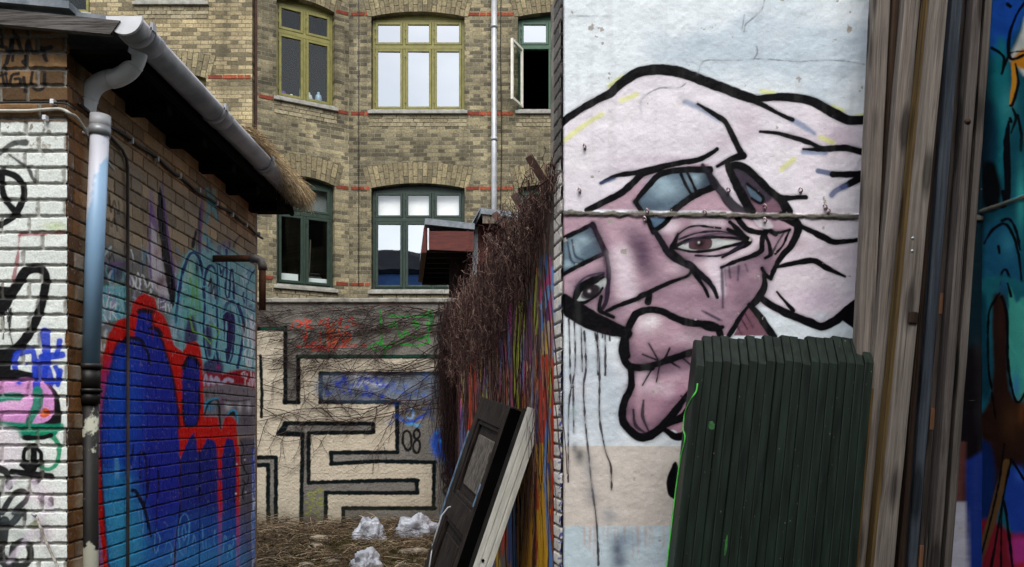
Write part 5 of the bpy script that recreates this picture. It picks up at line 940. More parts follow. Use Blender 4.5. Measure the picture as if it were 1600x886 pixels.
for i, (px, h, c_, nm) in enumerate(((462, .13, (220, 220, 226), 'low white jar beside the purple bowl in the bay window'), (480, .34, (120, 160, 190), 'tall pale blue bottle behind the olive bay window'), (490, .22, (214, 220, 226), 'white bottle right of the tall blue bottle in the bay window'), (505, .26, (150, 170, 190), 'rightmost grey blue bottle in the olive bay window'))):
    put('bottle' if i else 'jar', lathe([(0,0),(.055,0),(.058,h*.6),(.045,h*.8),(.02,h*.86),(.02,h),(0,h)]), nmat('ceramic', c_, rough=.3, bump=0), bp(ub(px), .28, zu0 + .05), nm, 'bottle' if i else 'jar')
m = MB(); m.bevbox((-.14, -.05, 0), (.14, .05, .17), .02); m.tube([(-.11, 0, .16), (-.11, 0, .22), (.11, 0, .22), (.11, 0, .16)], .008, 6); m.tube([(-.07, -.055, .08), (-.07, -.045, .08)], .045, 16)
o = put('radio', m, MAT['iron'], bp(ub(497), .28, zl0 + .05), 'black portable radio on the sill of the green bay window', 'radio'); o.rotation_euler[2] = ang
m = MB(); m.box((0, .19, zl0 + .05), (.34, .20, zl0 + .22)); m.box((.40, .19, zl0 + .05), (bb - ba - .1, .20, zl0 + .18)); o = m.build('sill_screen', BLIND, AB); inframe(o, FB); o.data.transform(Matrix.Translation((ba + .06, 0, 0)))
m = MB(); m.box((0, 0, 0), (.34, .01, .95)); o = m.build('curtain', nmat('net_curtain', (186, 204, 206), rough=.9, bump=0)); inframe(o, FB); o.parent = AB; o.data.transform(Matrix.Translation((ub(482), .40, zl0 + .1)))
put('tube_stem', MB().tube([(0, 0, 0), (.03, 0, .8)], .012, 8), MAT['oldwood'], bp(ub(491), .34, zl0 + .05), 'thin wooden stick standing behind the green bay window', 'stick')
bpy.data.objects['tube_stem'].name = 'wooden_stick'

# ------------------------------------------------------------------ dark red shed behind the ivy
RS = empty('red_shed', (-.2, 9.6, 0), 'dark red wooden shed with zinc edged flat roofs behind the ivy', 'shed')
RDW = nmat('dark_red_boards', (60, 22, 18), (88, 36, 28), 4, .75, 0, .5, (14, 14, 1.5), bs=12); RDW2 = nmat('dark_red_fascia', (66, 24, 20), (96, 40, 32), 4, .7, 0, .5, (1.5, 14, 14), bs=12)
m = MB(); m.box((-.47, 9.45, 0), (.9, 11.4, 4.03)); kid(m.build('wall', RDW, RS))
m = MB(); m.bevbox((-.465, 9.40, 3.0), (-.40, 9.449, 4.0), .004); kid(m.build('corner_trim', MAT['lead'], RS))
m = MB(); p = [(-.36, 9.2, 4.12), (1.0, 9.2, 3.96), (1.0, 11.5, 4.02), (-.36, 11.5, 4.16)]; m.prism([(x, y, z - .02) for x, y, z in p], (0, 0, .065)); m.prism([(-.36, 9.2, 4.165), (-.36, 9.2, 4.09), (-.52, 9.42, 3.84), (-.52, 9.42, 3.90)], (0, .02, 0)); m.prism([(-.36, 9.2, 4.16), (-.36, 11.5, 4.16), (-.52, 11.5, 3.88), (-.52, 9.22, 3.88)], (0, 0, .02)); UR = kid(m.build('upper_roof', MAT['lead'], RS))
m = MB(); m.bevbox((-.34, 9.22, 3.99), (.7, 9.25, 4.095), .004); m.build('fascia', MAT['oldwood'], UR)
m = MB(); T = [(-1.0, 9.2, 3.99), (-.43, 9.2, 3.93), (-.43, 11.3, 3.90), (-1.30, 11.3, 3.96)]; m.prism(T, (0, 0, .055)); m.prism([(-1.0, 9.19, 4.045), (-.43, 9.19, 3.985), (-.43, 9.19, 3.915), (-1.0, 9.19, 3.975)], (0, .012, 0)); LR = kid(m.build('canopy_roof', MAT['lead'], RS))
m = MB(); m.prism([(-.965, 9.21, 3.90), (-.44, 9.21, 3.90), (-.44, 9.21, 3.665), (-.965, 9.21, 3.69)], (0, .03, 0)); m.build('fascia', RDW2, LR); m = MB(); m.box((-.972, 9.19, 3.68), (-.955, 9.21, 3.93)); m.build('corner_strip', MAT['pvc'], LR)
m = MB(); m.prism([(-1.02, 9.24, 3.95), (-.985, 9.24, 3.95), (-.985, 9.24, 3.66), (-1.05, 9.24, 3.66)], (-.27, 2.0, 0)); m.build('side_board', RDW, LR)
m = MB(); m.prism([(-.97, 9.25, 3.93), (-.45, 9.25, 3.89), (-.45, 11.2, 3.86), (-1.26, 11.2, 3.9)], (0, 0, .01))
for k in range(6): y = 9.4 + k * .33; m.box((-.97 - (y - 9.2) * .13, y, 3.70), (-.45, y + .05, 3.88))
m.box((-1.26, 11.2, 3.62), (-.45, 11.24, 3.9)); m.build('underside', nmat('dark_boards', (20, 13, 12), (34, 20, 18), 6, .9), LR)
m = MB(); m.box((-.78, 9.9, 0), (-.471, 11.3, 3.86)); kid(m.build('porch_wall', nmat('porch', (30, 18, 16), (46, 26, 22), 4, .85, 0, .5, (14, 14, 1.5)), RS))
# rusty beams poking out of the ivy
for (a, b, ya, yb, w, lb) in (((826, 244), (852, 286), 5.0, 5.0, .05, 'longest rusty beam poking up from the top of the ivy'), ((803, 304), (820, 334), 5.4, 5.3, .05, 'short rusty beam in front of the small green window'), ((772, 333), (795, 358), 6.2, 6.0, .055, 'rusty beam end beside the upper zinc roof'), ((762, 366), (782, 392), 6.3, 6.1, .05, 'lowest rusty beam end in the ivy by the red shed')):
    A_ = Wp(*a, ya); B_ = Wp(*b, yb); d = (B_ - A_); L = d.length; ez = d.normalized(); ex = Vector((0, 1, 0)).cross(ez).normalized(); ey = ez.cross(ex)
    M_ = Matrix(((ex.x, ey.x, ez.x, A_.x), (ex.y, ey.y, ez.y, A_.y), (ex.z, ey.z, ez.z, A_.z), (0, 0, 0, 1)))
    m = MB(); m.bevbox((-w*.5, -.004, 0), (w*.5, .004, L + .5), .001); m.bevbox((-w*.5, .004, 0), (-w*.5 + .008, w*.7, L + .5), .001); o = m.build('rusty_beam', MAT['darkrust']); o.matrix_world = M_; tag(o, lb, 'beam', 'rusty beams in the ivy')

# ------------------------------------------------------------------ ivy on the striped wall
def wallpt(s, out, z): return np.array([.245 + Dn[0] * s + SN[0] * out, YM + Dn[1] * s + SN[1] * out, z])
stem = islandmat('ivy_stems', [(38, 22, 20), (70, 46, 42), (52, 32, 30), (92, 68, 60), (48, 28, 30), (150, 122, 108), (60, 38, 36)])
r = np.random.default_rng(11); paths = []; rad = []
def strand(s, out, z, L, drift=0, amp=.02, n=None, dy=0):
    n = n or max(6, int(L / .09)); t = np.linspace(0, 1, n); ds = np.cumsum(r.normal(drift, amp, n)) ; do = np.cumsum(r.normal(0, amp * .5, n)); do = do - t * np.maximum(out - .03, 0) * .6
    arc = np.sin(np.minimum(t * 5, 1) * math.pi) * r.uniform(0, .05)
    return np.stack([wallpt(s + ds[i], max(.012, out + do[i]), z + arc[i] - L * t[i]) for i in range(n)])
N = 1350
for i in range(N):
    s = r.uniform(0.03, GL - .05); k = s / GL; q = min(1, s / 1.4)
    L = (.16 + .40 * q) * r.uniform(.3, 1.25)
    if r.random() < .07: L *= 1.5
    out = abs(r.normal(.03, .045)) * min(1, .35 + k * 3); z = 2.90 + r.normal(.0, .05) + .04 * math.sin(s * 5 + 1) + .05 * math.sin(s * 13) + .06 * (1 - q)
    if r.random() < .5: dz = r.uniform(0, .6) * L; z -= dz; L = L - dz * .6
    paths.append(strand(s, out, z, L, r.normal(0, .016), r.choice([.016, .024, .034]))); rad.append(r.choice([.0012, .002, .003, .0055], p=[.35, .35, .22, .08]) * (1 + k * .4))
for i in range(1500):       # curling side shoots and crossing stems
    s = r.uniform(.05, GL); k = s / GL; z = 2.96 - r.uniform(-.03, .80) * min(1, .25 + s / 2.0); n = r.integers(6, 13); a = r.uniform(0, 6.28); P = [wallpt(s, .06 + r.uniform(0, .12), z)]
    for q in range(n): a += r.normal(0, .55); P.append(P[-1] + np.array([Dn[0] * math.cos(a), Dn[1] * math.cos(a), math.sin(a) * .8]) * .030 + np.array(SN) * r.normal(0, .012))
    paths.append(np.array(P)); rad.append(r.uniform(.0012, .003))
for i in range(90):        # thick old stems creeping up the wall
    s = r.uniform(.3, GL); z0 = r.uniform(.6, 1.6); n = 16; t = np.linspace(0, 1, n); ds = np.cumsum(r.normal(r.normal(0, .015), .03, n)); paths.append(np.stack([wallpt(s + ds[j], .02, z0 + (3.02 - z0) * (1 - t[j])) for j in range(n)])); rad.append(r.uniform(.004, .008))
for i in range(260):       # sparse long shoots over the paint
    s = r.uniform(.25, GL); paths.append(strand(s, .03, r.uniform(1.4, 2.4), r.uniform(.3, .9), r.normal(0, .01), .016)); rad.append(r.uniform(.0012, .0024))
V, Fc = tubes_np(paths, rad); o = link('ivy', fastmesh('ivy', V, Fc, True), stem); tag(o, 'thick mass of bare brown ivy stems hanging down the striped wall', 'ivy')
# bare creeper over the yard wall
paths = []; rad = []
def creep(x, z, a, L, rr, depth=0):
    n = max(5, int(L / .05)); P = [np.array([x, YZ - .02 - r.uniform(0, .02), z])]; aa = a
    for j in range(n):
        aa += r.normal(0, .13) + (a - aa) * .15
        if P[-1][2] > 3.0: aa = a = math.pi + .15
        P.append(P[-1] + np.array([math.cos(aa) * .05, 0, math.sin(aa) * .05])); P[-1][1] = YZ - .02 - .015 * r.random()
        if depth < 2 and r.random() < (.16 if depth == 0 else .12): creep(P[-1][0], P[-1][2], aa + r.choice([-1, 1]) * r.uniform(.35, .9), L * r.uniform(.12, .4), rr * .6, depth + 1)
        elif r.random() < .35: q = P[-1]; b = aa + r.choice([-1.2, 1.2]); paths.append(np.array([q, q + np.array([math.cos(b) * .010, -.004, math.sin(b) * .010]), q + np.array([math.cos(b) * .018, -.008, math.sin(b) * .018])])); rad.append(.0028)
    paths.append(np.array(P)); rad.append(rr)
for y0, y1, L in ((508, 488, 1.9), (520, 500, 2.2), (500, 545, 2.3), (560, 575, 2.1), (548, 585, 2.2), (556, 600, 1.6), (500, 620, 1.3), (590, 668, 2.0), (600, 655, 2.3), (612, 680, 2.1), (640, 610, 1.7), (520, 560, 1.6), (488, 470, 1.6), (480, 500, 2.1), (530, 600, 1.0), (630, 660, 1.0), (575, 560, 1.4), (478, 540, 1.5), (560, 640, 1.7)):
    x, z = (700 + r.uniform(-8, 14) - 800) / F * YZ, zat(y0, YZ); a = math.atan2((y0 - y1) / F * YZ, -L); creep(x, z, a, L, r.uniform(.0055, .0085))
for i in range(26): creep(r.uniform(-2.6, -.7), r.uniform(2.6, 3.0), math.pi + r.uniform(-.3, 1.0) * r.choice([1, .4]), r.uniform(.5, 1.3), .0045)
for i in range(12): creep(r.uniform(-2.75, -2.5), r.uniform(1.6, 2.7), r.uniform(-.4, .3), r.uniform(.5, 1.1), .0048)
for i in range(520):       # dense upright stems in the corner
    x = -.60 - abs(r.normal(0, .10)); z = r.uniform(1.6, 3.05); L = r.uniform(.3, 1.1); n = 9; t = np.linspace(0, 1, n); dx = np.cumsum(r.normal(0, .014, n)); P = np.stack([x + dx, YZ - .03 - abs(r.normal(0, .05)) + 0*t, z - L * t], 1); paths.append(P); rad.append(r.uniform(.002, .005))
V, Fc = tubes_np(paths, rad); o = link('creeper', fastmesh('creeper', V, Fc, True), islandmat('creeper_stems', [(26, 16, 16), (48, 30, 28), (34, 22, 22), (64, 44, 40), (30, 20, 20)])); tag(o, 'bare winter creeper stems spreading sideways over the maze painted yard wall', 'creeper')

# ------------------------------------------------------------------ leaning planks
def leanframe(bot, top, ref=Vector((0, 1, 0))):
    d = top - bot; L = d.length; ez = d.normalized(); ex = ref.cross(ez); ex.normalize(); ey = ez.cross(ex)
    return Matrix(((ex.x, ey.x, ez.x, bot.x), (ex.y, ey.y, ez.y, bot.y), (ex.z, ey.z, ez.z, bot.z), (0, 0, 0, 1))), L
def solve(px, py, Yb, Yt, H=4.3):       # point on a board leaning from depth Yb at the ground to Yt at height H
    Y = Yt
    for _ in range(20): z = HZ + (CY - py) / F * Y; Y = Yb + (Yt - Yb) * z / H
    return Vector(((px - CX) / F * Y, Y, z))
def woodmat(name, c1, c2, c3, knots=True):
    m, n, b = principled(name, .85, 0, .08); L = n.links.new; tc = n.nodes.new('ShaderNodeTexCoord'); oi = n.nodes.new('ShaderNodeObjectInfo'); ml = mth('MULTIPLY', oi.outputs['Random'], 53., n)
    ad = n.nodes.new('ShaderNodeVectorMath'); ad.operation = 'ADD'; L(tc.outputs['Object'], ad.inputs[0]); L(ml, ad.inputs[1])
    mp = n.nodes.new('ShaderNodeMapping'); mp.inputs['Scale'].default_value = (38, 38, 1.1); L(ad.outputs[0], mp.inputs[0])
    no = n.nodes.new('ShaderNodeTexNoise'); no.inputs['Scale'].default_value = 2.0; no.inputs['Detail'].default_value = 8; no.inputs['Roughness'].default_value = .7; no.inputs['Distortion'].default_value = .6; L(mp.outputs[0], no.inputs[0])
    big = n.nodes.new('ShaderNodeTexNoise'); big.inputs['Scale'].default_value = 2.2; big.inputs['Detail'].default_value = 5; L(ad.outputs[0], big.inputs[0])
    f = mth('ADD', mth('MULTIPLY', no.outputs[0], .75, n), mth('MULTIPLY', big.outputs[0], .3, n), n)
    rp = n.nodes.new('ShaderNodeValToRGB'); E = rp.color_ramp.elements; E[0].position = .30; E[1].position = .74; E[0].color = lin4(c1); E[1].color = lin4(c3); q = E.new(.5); q.color = lin4(c2); L(f, rp.inputs[0])
    hs = n.nodes.new('ShaderNodeHueSaturation'); mr = n.nodes.new('ShaderNodeMapRange'); mr.inputs[3].default_value = .62; mr.inputs[4].default_value = 1.2; L(oi.outputs['Random'], mr.inputs[0]); L(mr.outputs[0], hs.inputs['Value']); L(rp.outputs[0], hs.inputs['Color'])
    m2 = n.nodes.new('ShaderNodeMapping'); m2.inputs['Scale'].default_value = (11, 11, 2.2); L(ad.outputs[0], m2.inputs[0]); vo = n.nodes.new('ShaderNodeTexVoronoi'); vo.inputs['Scale'].default_value = 1.0; L(m2.outputs[0], vo.inputs[0])
    kn = n.nodes.new('ShaderNodeMapRange'); kn.inputs[1].default_value = .20; kn.inputs[2].default_value = .34; kn.inputs[3].default_value = .35; kn.inputs[4].default_value = 1; L(vo.outputs['Distance'], kn.inputs[0])
    m3 = n.nodes.new('ShaderNodeMapping'); m3.inputs['Scale'].default_value = (120, 120, .9); L(ad.outputs[0], m3.inputs[0]); n3 = n.nodes.new('ShaderNodeTexNoise'); n3.inputs['Scale'].default_value = 1; n3.inputs['Detail'].default_value = 2; L(m3.outputs[0], n3.inputs[0])
    sp3 = n.nodes.new('ShaderNodeMapRange'); sp3.inputs[1].default_value = .66; sp3.inputs[2].default_value = .72; sp3.inputs[3].default_value = 1; sp3.inputs[4].default_value = .3; L(n3.outputs[0], sp3.inputs[0])
    vs = n.nodes.new('ShaderNodeVectorMath'); vs.operation = 'SCALE'; L(hs.outputs[0], vs.inputs[0]); L(mth('MULTIPLY', kn.outputs[0], sp3.outputs[0], n), vs.inputs['Scale']); L(vs.outputs[0], b.inputs['Base Color'])
    bpn = n.nodes.new('ShaderNodeBump'); bpn.inputs['Strength'].default_value = .8; bpn.inputs['Distance'].default_value = .004; L(no.outputs[0], bpn.inputs['Height']); L(bpn.outputs[0], b.inputs['Normal']); return m
WG = woodmat('grey_timber', (44, 39, 36), (96, 88, 82), (130, 122, 114)); WB = woodmat('brown_timber', (22, 17, 14), (50, 38, 31), (76, 60, 49)); WBL = woodmat('blue_grey_timber', (30, 34, 40), (54, 60, 68), (78, 84, 92)); WY = woodmat('yellowed_timber', (44, 36, 26), (92, 74, 46), (122, 98, 58)); WP_ = woodmat('pink_timber', (34, 30, 29), (76, 69, 66), (106, 98, 93))
PL = [  # left/right pixel at the top of the frame, the same at the bottom, depth shift, material, edge strip, label
 (1362,1393,1322,1352,.10,WG,None,'leftmost grey plank beside the white mural wall'),
 (1393,1412,1346,1368,.13,WB,None,'narrow brown plank second from the left of the leaning timber'),
 (1411,1443,1340,1360,.06,WG,(.43,),'grey plank with a yellow left edge rising beside the green boards'),
 (1449,1485,1363,1402,-.03,WG,(1.,),'broadest grey plank in the middle with a yellow edge and a broken knot'),
 (1478,1492,1401,1421,.07,WB,None,'thin brown plank just right of the broadest plank'),
 (1486,1508,1419,1436,.03,WBL,None,'blue grey stained plank near the middle of the leaning timber'),
 (1504,1518,1434,1447,.10,WP_,None,'thin plank with broken orange gaps right of the blue grey plank'),
 (1514,1524,1445,1458,.06,WP_,None,'thin grey plank between the orange gapped plank and the dark gap'),
 (1519,1536,1456,1472,-.01,WP_,None,'grey plank with a round knot second from the right'),
 (1538,1551,1476,1490,.00,WG,None,'rightmost plank of the leaning timber next to the teal wall'),
 (1440,1452,1352,1366,.15,WB,None,'dark plank at the back making the shaded gap between the two yellow edged planks'),  # back planks coloured dark so the gaps in front read as shade
 (1532,1541,1470,1478,.12,WB,None,'dark thin plank making the shaded gap behind the two rightmost planks')]
rr = random.Random(2)
for (l0, r0, l1, r1, dz, mt, edge, lb) in PL:
    yb, yt = 3.36 + dz * .6, 3.72 + dz
    A0, B0 = solve(l0, 0, yb, yt), solve(r0, 0, yb, yt); A1, B1 = solve(l1, 886, yb, yt), solve(r1, 886, yb, yt)
    cT = (A0 + B0) / 2; cB = (A1 + B1) / 2; d = cT - cB; top = cT + d * ((4.35 + rr.uniform(-.1, .15) - cT.z) / d.z); bot = cB - d * (cB.z / d.z) + Vector((0, 0, .01))
    wT, wB = (B0 - A0).x, (B1 - A1).x; M_, L = leanframe(bot, top); th = .06
    # rough-edged plank in cross sections
    n = 26; m = MB(); vs = []; w_bot = wB + (wB - wT) * .35
    for k in range(n + 1):
        t = k / n; w = (w_bot * (1 - t) + wT * t) * .86 * .5 + rr.gauss(0, .0008); bow = .004 * math.sin(t * 3 + l0) ; e = .004
        ring = [(-w, 0 + e), (-w + e, 0), (w - e, 0), (w, e), (w, th - e), (w - e, th), (-w + e, th), (-w, th - e)]
        vs += [(x + bow + rr.gauss(0, .0005), y + rr.gauss(0, .0004), t * L) for x, y in ring]
    fs = [(k*8 + j, k*8 + (j+1) % 8, (k+1)*8 + (j+1) % 8, (k+1)*8 + j) for k in range(n) for j in range(8)] + [tuple(range(7, -1, -1)), tuple(n*8 + j for j in range(8))]
    m.add(vs, fs); o = m.build('plank', mt); o.matrix_world = M_; tag(o, lb, 'plank', 'old planks leaning against the wall')
    if edge:
        ms = MB(); vs = []
        for k in range(n + 1): t = k / n * edge[0] + .0; w = (w_bot * (1 - t) + wT * t) * .48; bow = .004 * math.sin(t * 3 + l0); x = -w + bow; q = .006 + .004 * math.sin(t * 9 + l0); vs += [(x - .0035, .004, t*L), (x + q, -.0025, t*L), (x + q, .0, t*L), (x - .0035, th*.9, t*L)]
        fs = [(k*4 + j, k*4 + (j+1) % 4, (k+1)*4 + (j+1) % 4, (k+1)*4 + j) for k in range(n) for j in range(4)]; ms.add(vs, fs); ms.build('sapwood_edge', WY, o)
    if 'broadest' in lb:
        q = M_.inverted() @ solve(1427, 496, yb, yt); m = MB(); m.bevbox((q.x - .022, -.010, q.z - .03), (q.x + .018, .002, q.z + .025), .006, Matrix.Rotation(0, 4, 'X')); m.build('broken_knot', WB, o)
        for k_, (px, py) in enumerate(((1396, 372), (1395, 392))): 
            q = M_.inverted() @ solve(px + 30, py, yb, yt); m = MB(); m.tube([(q.x, -.003, q.z), (q.x, .004, q.z)], .006, 8); m.build('nail', MAT['zinc'], o)
    if 'orange gaps' in lb:
        for py in (475, 655, 870):
            q = M_.inverted() @ solve((l0 + (l1 - l0) * py / 886 + r0 + (r1 - r0) * py / 886) / 2, py, yb, yt); m = MB(); m.bevbox((q.x - .016, -.003, q.z - .05), (q.x + .018, .01, q.z + .05), .003); m.build('fresh_break', nmat('fresh_wood', (96, 62, 42), (128, 90, 64), 8, .8, 0, .4, (10, 10, 1)), o)
    if 'round knot' in lb:
        q = M_.inverted() @ solve(1512, 190, yb, yt); m = MB(); m.tube([(q.x, -.002, q.z), (q.x, .004, q.z)], .014, 14); m.tube([(q.x, -.005, q.z), (q.x, .004, q.z)], .007, 10); m.build('knot', WB, o)

# ------------------------------------------------------------------ stack of dark green boards
def greenmat():
    m, n, b = principled('bottle_green_paint', .5, 0, .16); L = n.links.new; tc = n.nodes.new('ShaderNodeTexCoord'); oi = n.nodes.new('ShaderNodeObjectInfo')
    ad = n.nodes.new('ShaderNodeVectorMath'); ad.operation = 'ADD'; L(tc.outputs['Object'], ad.inputs[0]); L(mth('MULTIPLY', oi.outputs['Random'], 31., n), ad.inputs[1])
    mp = n.nodes.new('ShaderNodeMapping'); mp.inputs['Scale'].default_value = (12, 12, 1.2); L(ad.outputs[0], mp.inputs[0]); no = n.nodes.new('ShaderNodeTexNoise'); no.inputs['Scale'].default_value = 3; no.inputs['Detail'].default_value = 8; L(mp.outputs[0], no.inputs[0])
    rp = n.nodes.new('ShaderNodeValToRGB'); E = rp.color_ramp.elements; E[0].position = .3; E[1].position = .7; E[0].color = lin4((9, 15, 11)); E[1].color = lin4((26, 38, 30)); L(no.outputs[0], rp.inputs[0])
    sp = n.nodes.new('ShaderNodeTexNoise'); sp.inputs['Scale'].default_value = 90; sp.inputs['Detail'].default_value = 2; L(ad.outputs[0], sp.inputs[0]); st = mth('GREATER_THAN', sp.outputs[0], .745, n)
    mx = n.nodes.new('ShaderNodeMix'); mx.data_type = 'RGBA'; L(st, mx.inputs[0]); L(rp.outputs[0], mx.inputs[6]); mx.inputs[7].default_value = lin4((104, 100, 84)); L(mx.outputs[2], b.inputs['Base Color'])
    bpn = n.nodes.new('ShaderNodeBump'); bpn.inputs['Strength'].default_value = .5; bpn.inputs['Distance'].default_value = .003; L(no.outputs[0], bpn.inputs['Height']); L(bpn.outputs[0], b.inputs['Normal']); return m
GM = greenmat(); NG = 20; LG = nmat('lime_spray', (50, 150, 46), (80, 190, 70), 30, .5, 0, .1)
def spin(p, i): return p
ordn = ['first', 'second', 'third', 'fourth', 'fifth', 'sixth', 'seventh', 'eighth', 'ninth', 'tenth']
green = []
for i in range(NG):
    j = rr.uniform(-.6, .6); tl = 860 + (486 + 28.75 * i) / 2.081; bl = 860 + (399 + 29.85 * i) / 2.081; w0, w1 = 28.75 / 2.081, 29.85 / 2.081
    ty = 519 + rr.uniform(-3.5, 3.5) + (6 if i == 0 else 0); off = rr.uniform(-.009, .010); Yt, Yb = 3.60 + off, 3.22 + off * .5; H = 2.2
    A0, B0 = solve(tl, ty, Yb, Yt, H), solve(tl + w0, ty, Yb, Yt, H); A1, B1 = solve(bl, 886, Yb, Yt, H), solve(bl + w1, 886, Yb, Yt, H)
    cT = (A0 + B0) / 2; cB = (A1 + B1) / 2; d = cT - cB; bot = cB - d * ((cB.z - .0) / d.z); M_, L = leanframe(bot, cT); w = (B0 - A0).x * .5 - .0008; wb = (B1 - A1).x * .5 * 1.02 - .0008; D_ = .125; ch = .145; e = .0035
    m = MB(); prof = [(0, 0), (0, L - ch), (D_ * .72, L), (D_, L), (D_, 0)]
    def xw(z): return wb + (w - wb) * z / L
    rows = [(0, 0, 0), (0, L * .33, 0), (0, L * .66, 0), (0, L - ch, 0), (D_ * .72, L, 1), (D_, L, 1)]
    vs = []
    for (y, z, _) in rows: q = xw(z); vs += [(-q, y + e, z), (-q + e, y, z), (q - e, y, z), (q, y + e, z)]
    nb = len(rows); fs = [(k*4 + t, k*4 + t + 1, (k+1)*4 + t + 1, (k+1)*4 + t) for k in range(nb - 1) for t in range(3)]
    b0 = len(vs); vs += [(-wb, D_, 0), (wb, D_, 0), (-xw(L), D_ + .001, L), (xw(L), D_ + .001, L)]
    fs += [(0, 4, 8, 12, 16, 20, b0 + 2, b0), (3, b0 + 1, b0 + 3, 23, 19, 15, 11, 7), (b0, b0 + 2, b0 + 3, b0 + 1), (0, b0, b0 + 1, 3, 2, 1), (20, 21, 22, 23, b0 + 3, b0 + 2)]
    m.add(vs, fs); o = m.build('green_board', GM); o.matrix_world = M_; green.append((o, M_, L, xw, Yb, Yt))
    lb = f'dark green board, {ordn[i]} from the left of the upright stack' if i < 10 else f'dark green board, {ordn[NG - 1 - i]} from the right end of the stack by the planks'
    if i == 0: lb = 'leftmost dark green board with a lime green spray line down its edge'
    if i == NG - 1: lb = 'rightmost dark green board touching the yellow edged plank'
    tag(o, lb, 'board', 'dark green boards standing in a stack')
o, M_, L, xw, Yb, Yt = green[0]; Mi = M_.inverted()
m = MB(); LP = [(478,290),(474,315),(462,335),(445,365),(432,395),(428,420),(432,440),(438,462),(434,490),(424,530),(416,580),(404,640),(394,720),(384,800),(374,886),(366,960)]
q = []
for cx, cy in LP:
    p = Mi @ solve(860 + cx / 2.081, 460 + cy / 2.081, Yb, Yt, 2.2); x = xw(p.z); q.append((max(p.x, -x - .0), p.z, p.x < -x + .002, p))
# the line runs over the board's left face and front edge
pts = []
for (x, z, side, p) in q:
    X_ = xw(z)
    if side:   # follow the ray to the left face
        Cm = Mi @ Vector((0, 0, HZ)); d = p - Cm; t = (-X_ - .0015 - Cm.x) / d.x if abs(d.x) > 1e-6 else 1; h = Cm + d * t; pts.append(Vector((-X_ - .0015, min(max(h.y, .006), .118), h.z)))
    else: pts.append(Vector((x, -.0012, z)))
sm_ = [Vector(v) for v in Canvas.smooth([tuple(p) for p in pts], k=4)]
m.tube(sm_, .0040, 5); ob = m.build('spray_line', LG, o)
for gi, (cx, cy, rx, rz) in ((2, (560, 432, .016, .022)), (5, (648, 830, .006, .06))):
    o2, M2, L2, xw2, Yb2, Yt2 = green[gi]; p = M2.inverted() @ solve(860 + cx / 2.081, 460 + cy / 2.081, Yb2, Yt2, 2.2); m = MB(); n = 14
    m.add([(max(-xw2(p.z) + .004, min(xw2(p.z) - .004, rx * math.cos(2*math.pi*k/n) * rr.uniform(.7, 1.1))), -.0012, p.z + rz * math.sin(2*math.pi*k/n) * rr.uniform(.7, 1.1)) for k in range(n)], [tuple(range(n))]); m.build('spray_spot', nmat('thin_lime_spray', (24, 50, 26), (44, 110, 44), 60, .5), o2)

# ------------------------------------------------------------------ old door and moulded post against the ivy
DK = nmat('peeling_dark_paint', (16, 14, 14), (58, 50, 46), 4, .7, 0, .9, (10, 10, 2), bs=20, bd=.004, spec=.12); PEEL = nmat('peeling_light_paint', (24, 20, 19), (120, 112, 102), 7, .75, 0, .9, (8, 8, 3), bs=20); BLW = nmat('old_blue_paint', (60, 84, 110), (120, 146, 170), 9, .7, 0, .5, (6, 6, 2))
Tn, Tf = Vector((.035, 4.72, 1.79)), Vector((-.185, 5.56, 1.81)); Bn, Bf = Vector((-.53, 4.72, .085)), Vector((-.745, 5.56, .17))
Wd = (Bf - Bn); Wl = Wd.length; ex = Wd.normalized(); Ud = (Tn - Bn); ey = Ud.cross(ex).normalized(); ez = ex.cross(ey).normalized(); Hd = Ud.length
if ey.x > 0: ey = -ey
M_ = Matrix(((ex.x, ey.x, ez.x, Bn.x), (ex.y, ey.y, ez.y, Bn.y), (ex.z, ey.z, ez.z, Bn.z), (0, 0, 0, 1)))
if ez.z < 0: M_ = Matrix(((ex.x, ey.x, -ez.x, Bn.x), (ex.y, ey.y, -ez.y, Bn.y), (ex.z, ey.z, -ez.z, Bn.z), (0, 0, 0, 1)))
OD = empty('old_door', (0, 0, 0), 'dark peeling panelled door leaning against the ivy covered wall', 'door'); OD.matrix_world = M_
fy0, fy1 = -.005, .045; st = .12; mid = Hd * .585
m = MB(); m.bevbox((0, fy0, 0), (st, fy1, Hd), .004); m.bevbox((Wl - st, fy0, 0), (Wl, fy1, Hd), .004); m.bevbox((st, fy0, Hd - .15), (Wl - st, fy1, Hd), .004); m.bevbox((st, fy0, mid - .09), (Wl - st, fy1, mid + .07), .004); m.bevbox((st, fy0, 0), (Wl - st, fy1, .22), .004); m.build('frame', DK, OD)
for za, zb in ((mid + .07, Hd - .15), (.22, mid - .09)):
    m = MB(); m.box((st, .004, za), (Wl - st, .012, zb)); pn_ = m.build('panel', DK, OD)
    m = MB(); cx0, cx1 = st + .10, Wl - st - .10; m.bevbox((cx0, .012, za + .09), (cx1, .026, zb - .09), .006); m.build('raised_field', PEEL if za > .5 else DK, pn_)
    m = MB(); mm_ = .03
    for a, b in (((st, .012, za), (st + mm_, .034, zb)), ((Wl - st - mm_, .012, za), (Wl - st, .034, zb)), ((st + mm_, .012, za), (Wl - st - mm_, .034, za + mm_)), ((st + mm_, .012, zb - mm_), (Wl - st - mm_, .034, zb))): m.bevbox(a, b, .006)
    m.build('moulding', DK, pn_)
m = MB(); m.bevbox((Wl - .012, .045, .9), (Wl + .004, .055, Hd - .25), .002); m.bevbox((st - .02, .045, mid + .1), (st - .004, .052, Hd - .5), .002); m.build('edge_strip', BLW, OD)
m = MB(); m.bevbox((-.022, -.10, .0), (-.002, .055, Hd - .01), .003); m.build('rebate', MAT['black'], OD)
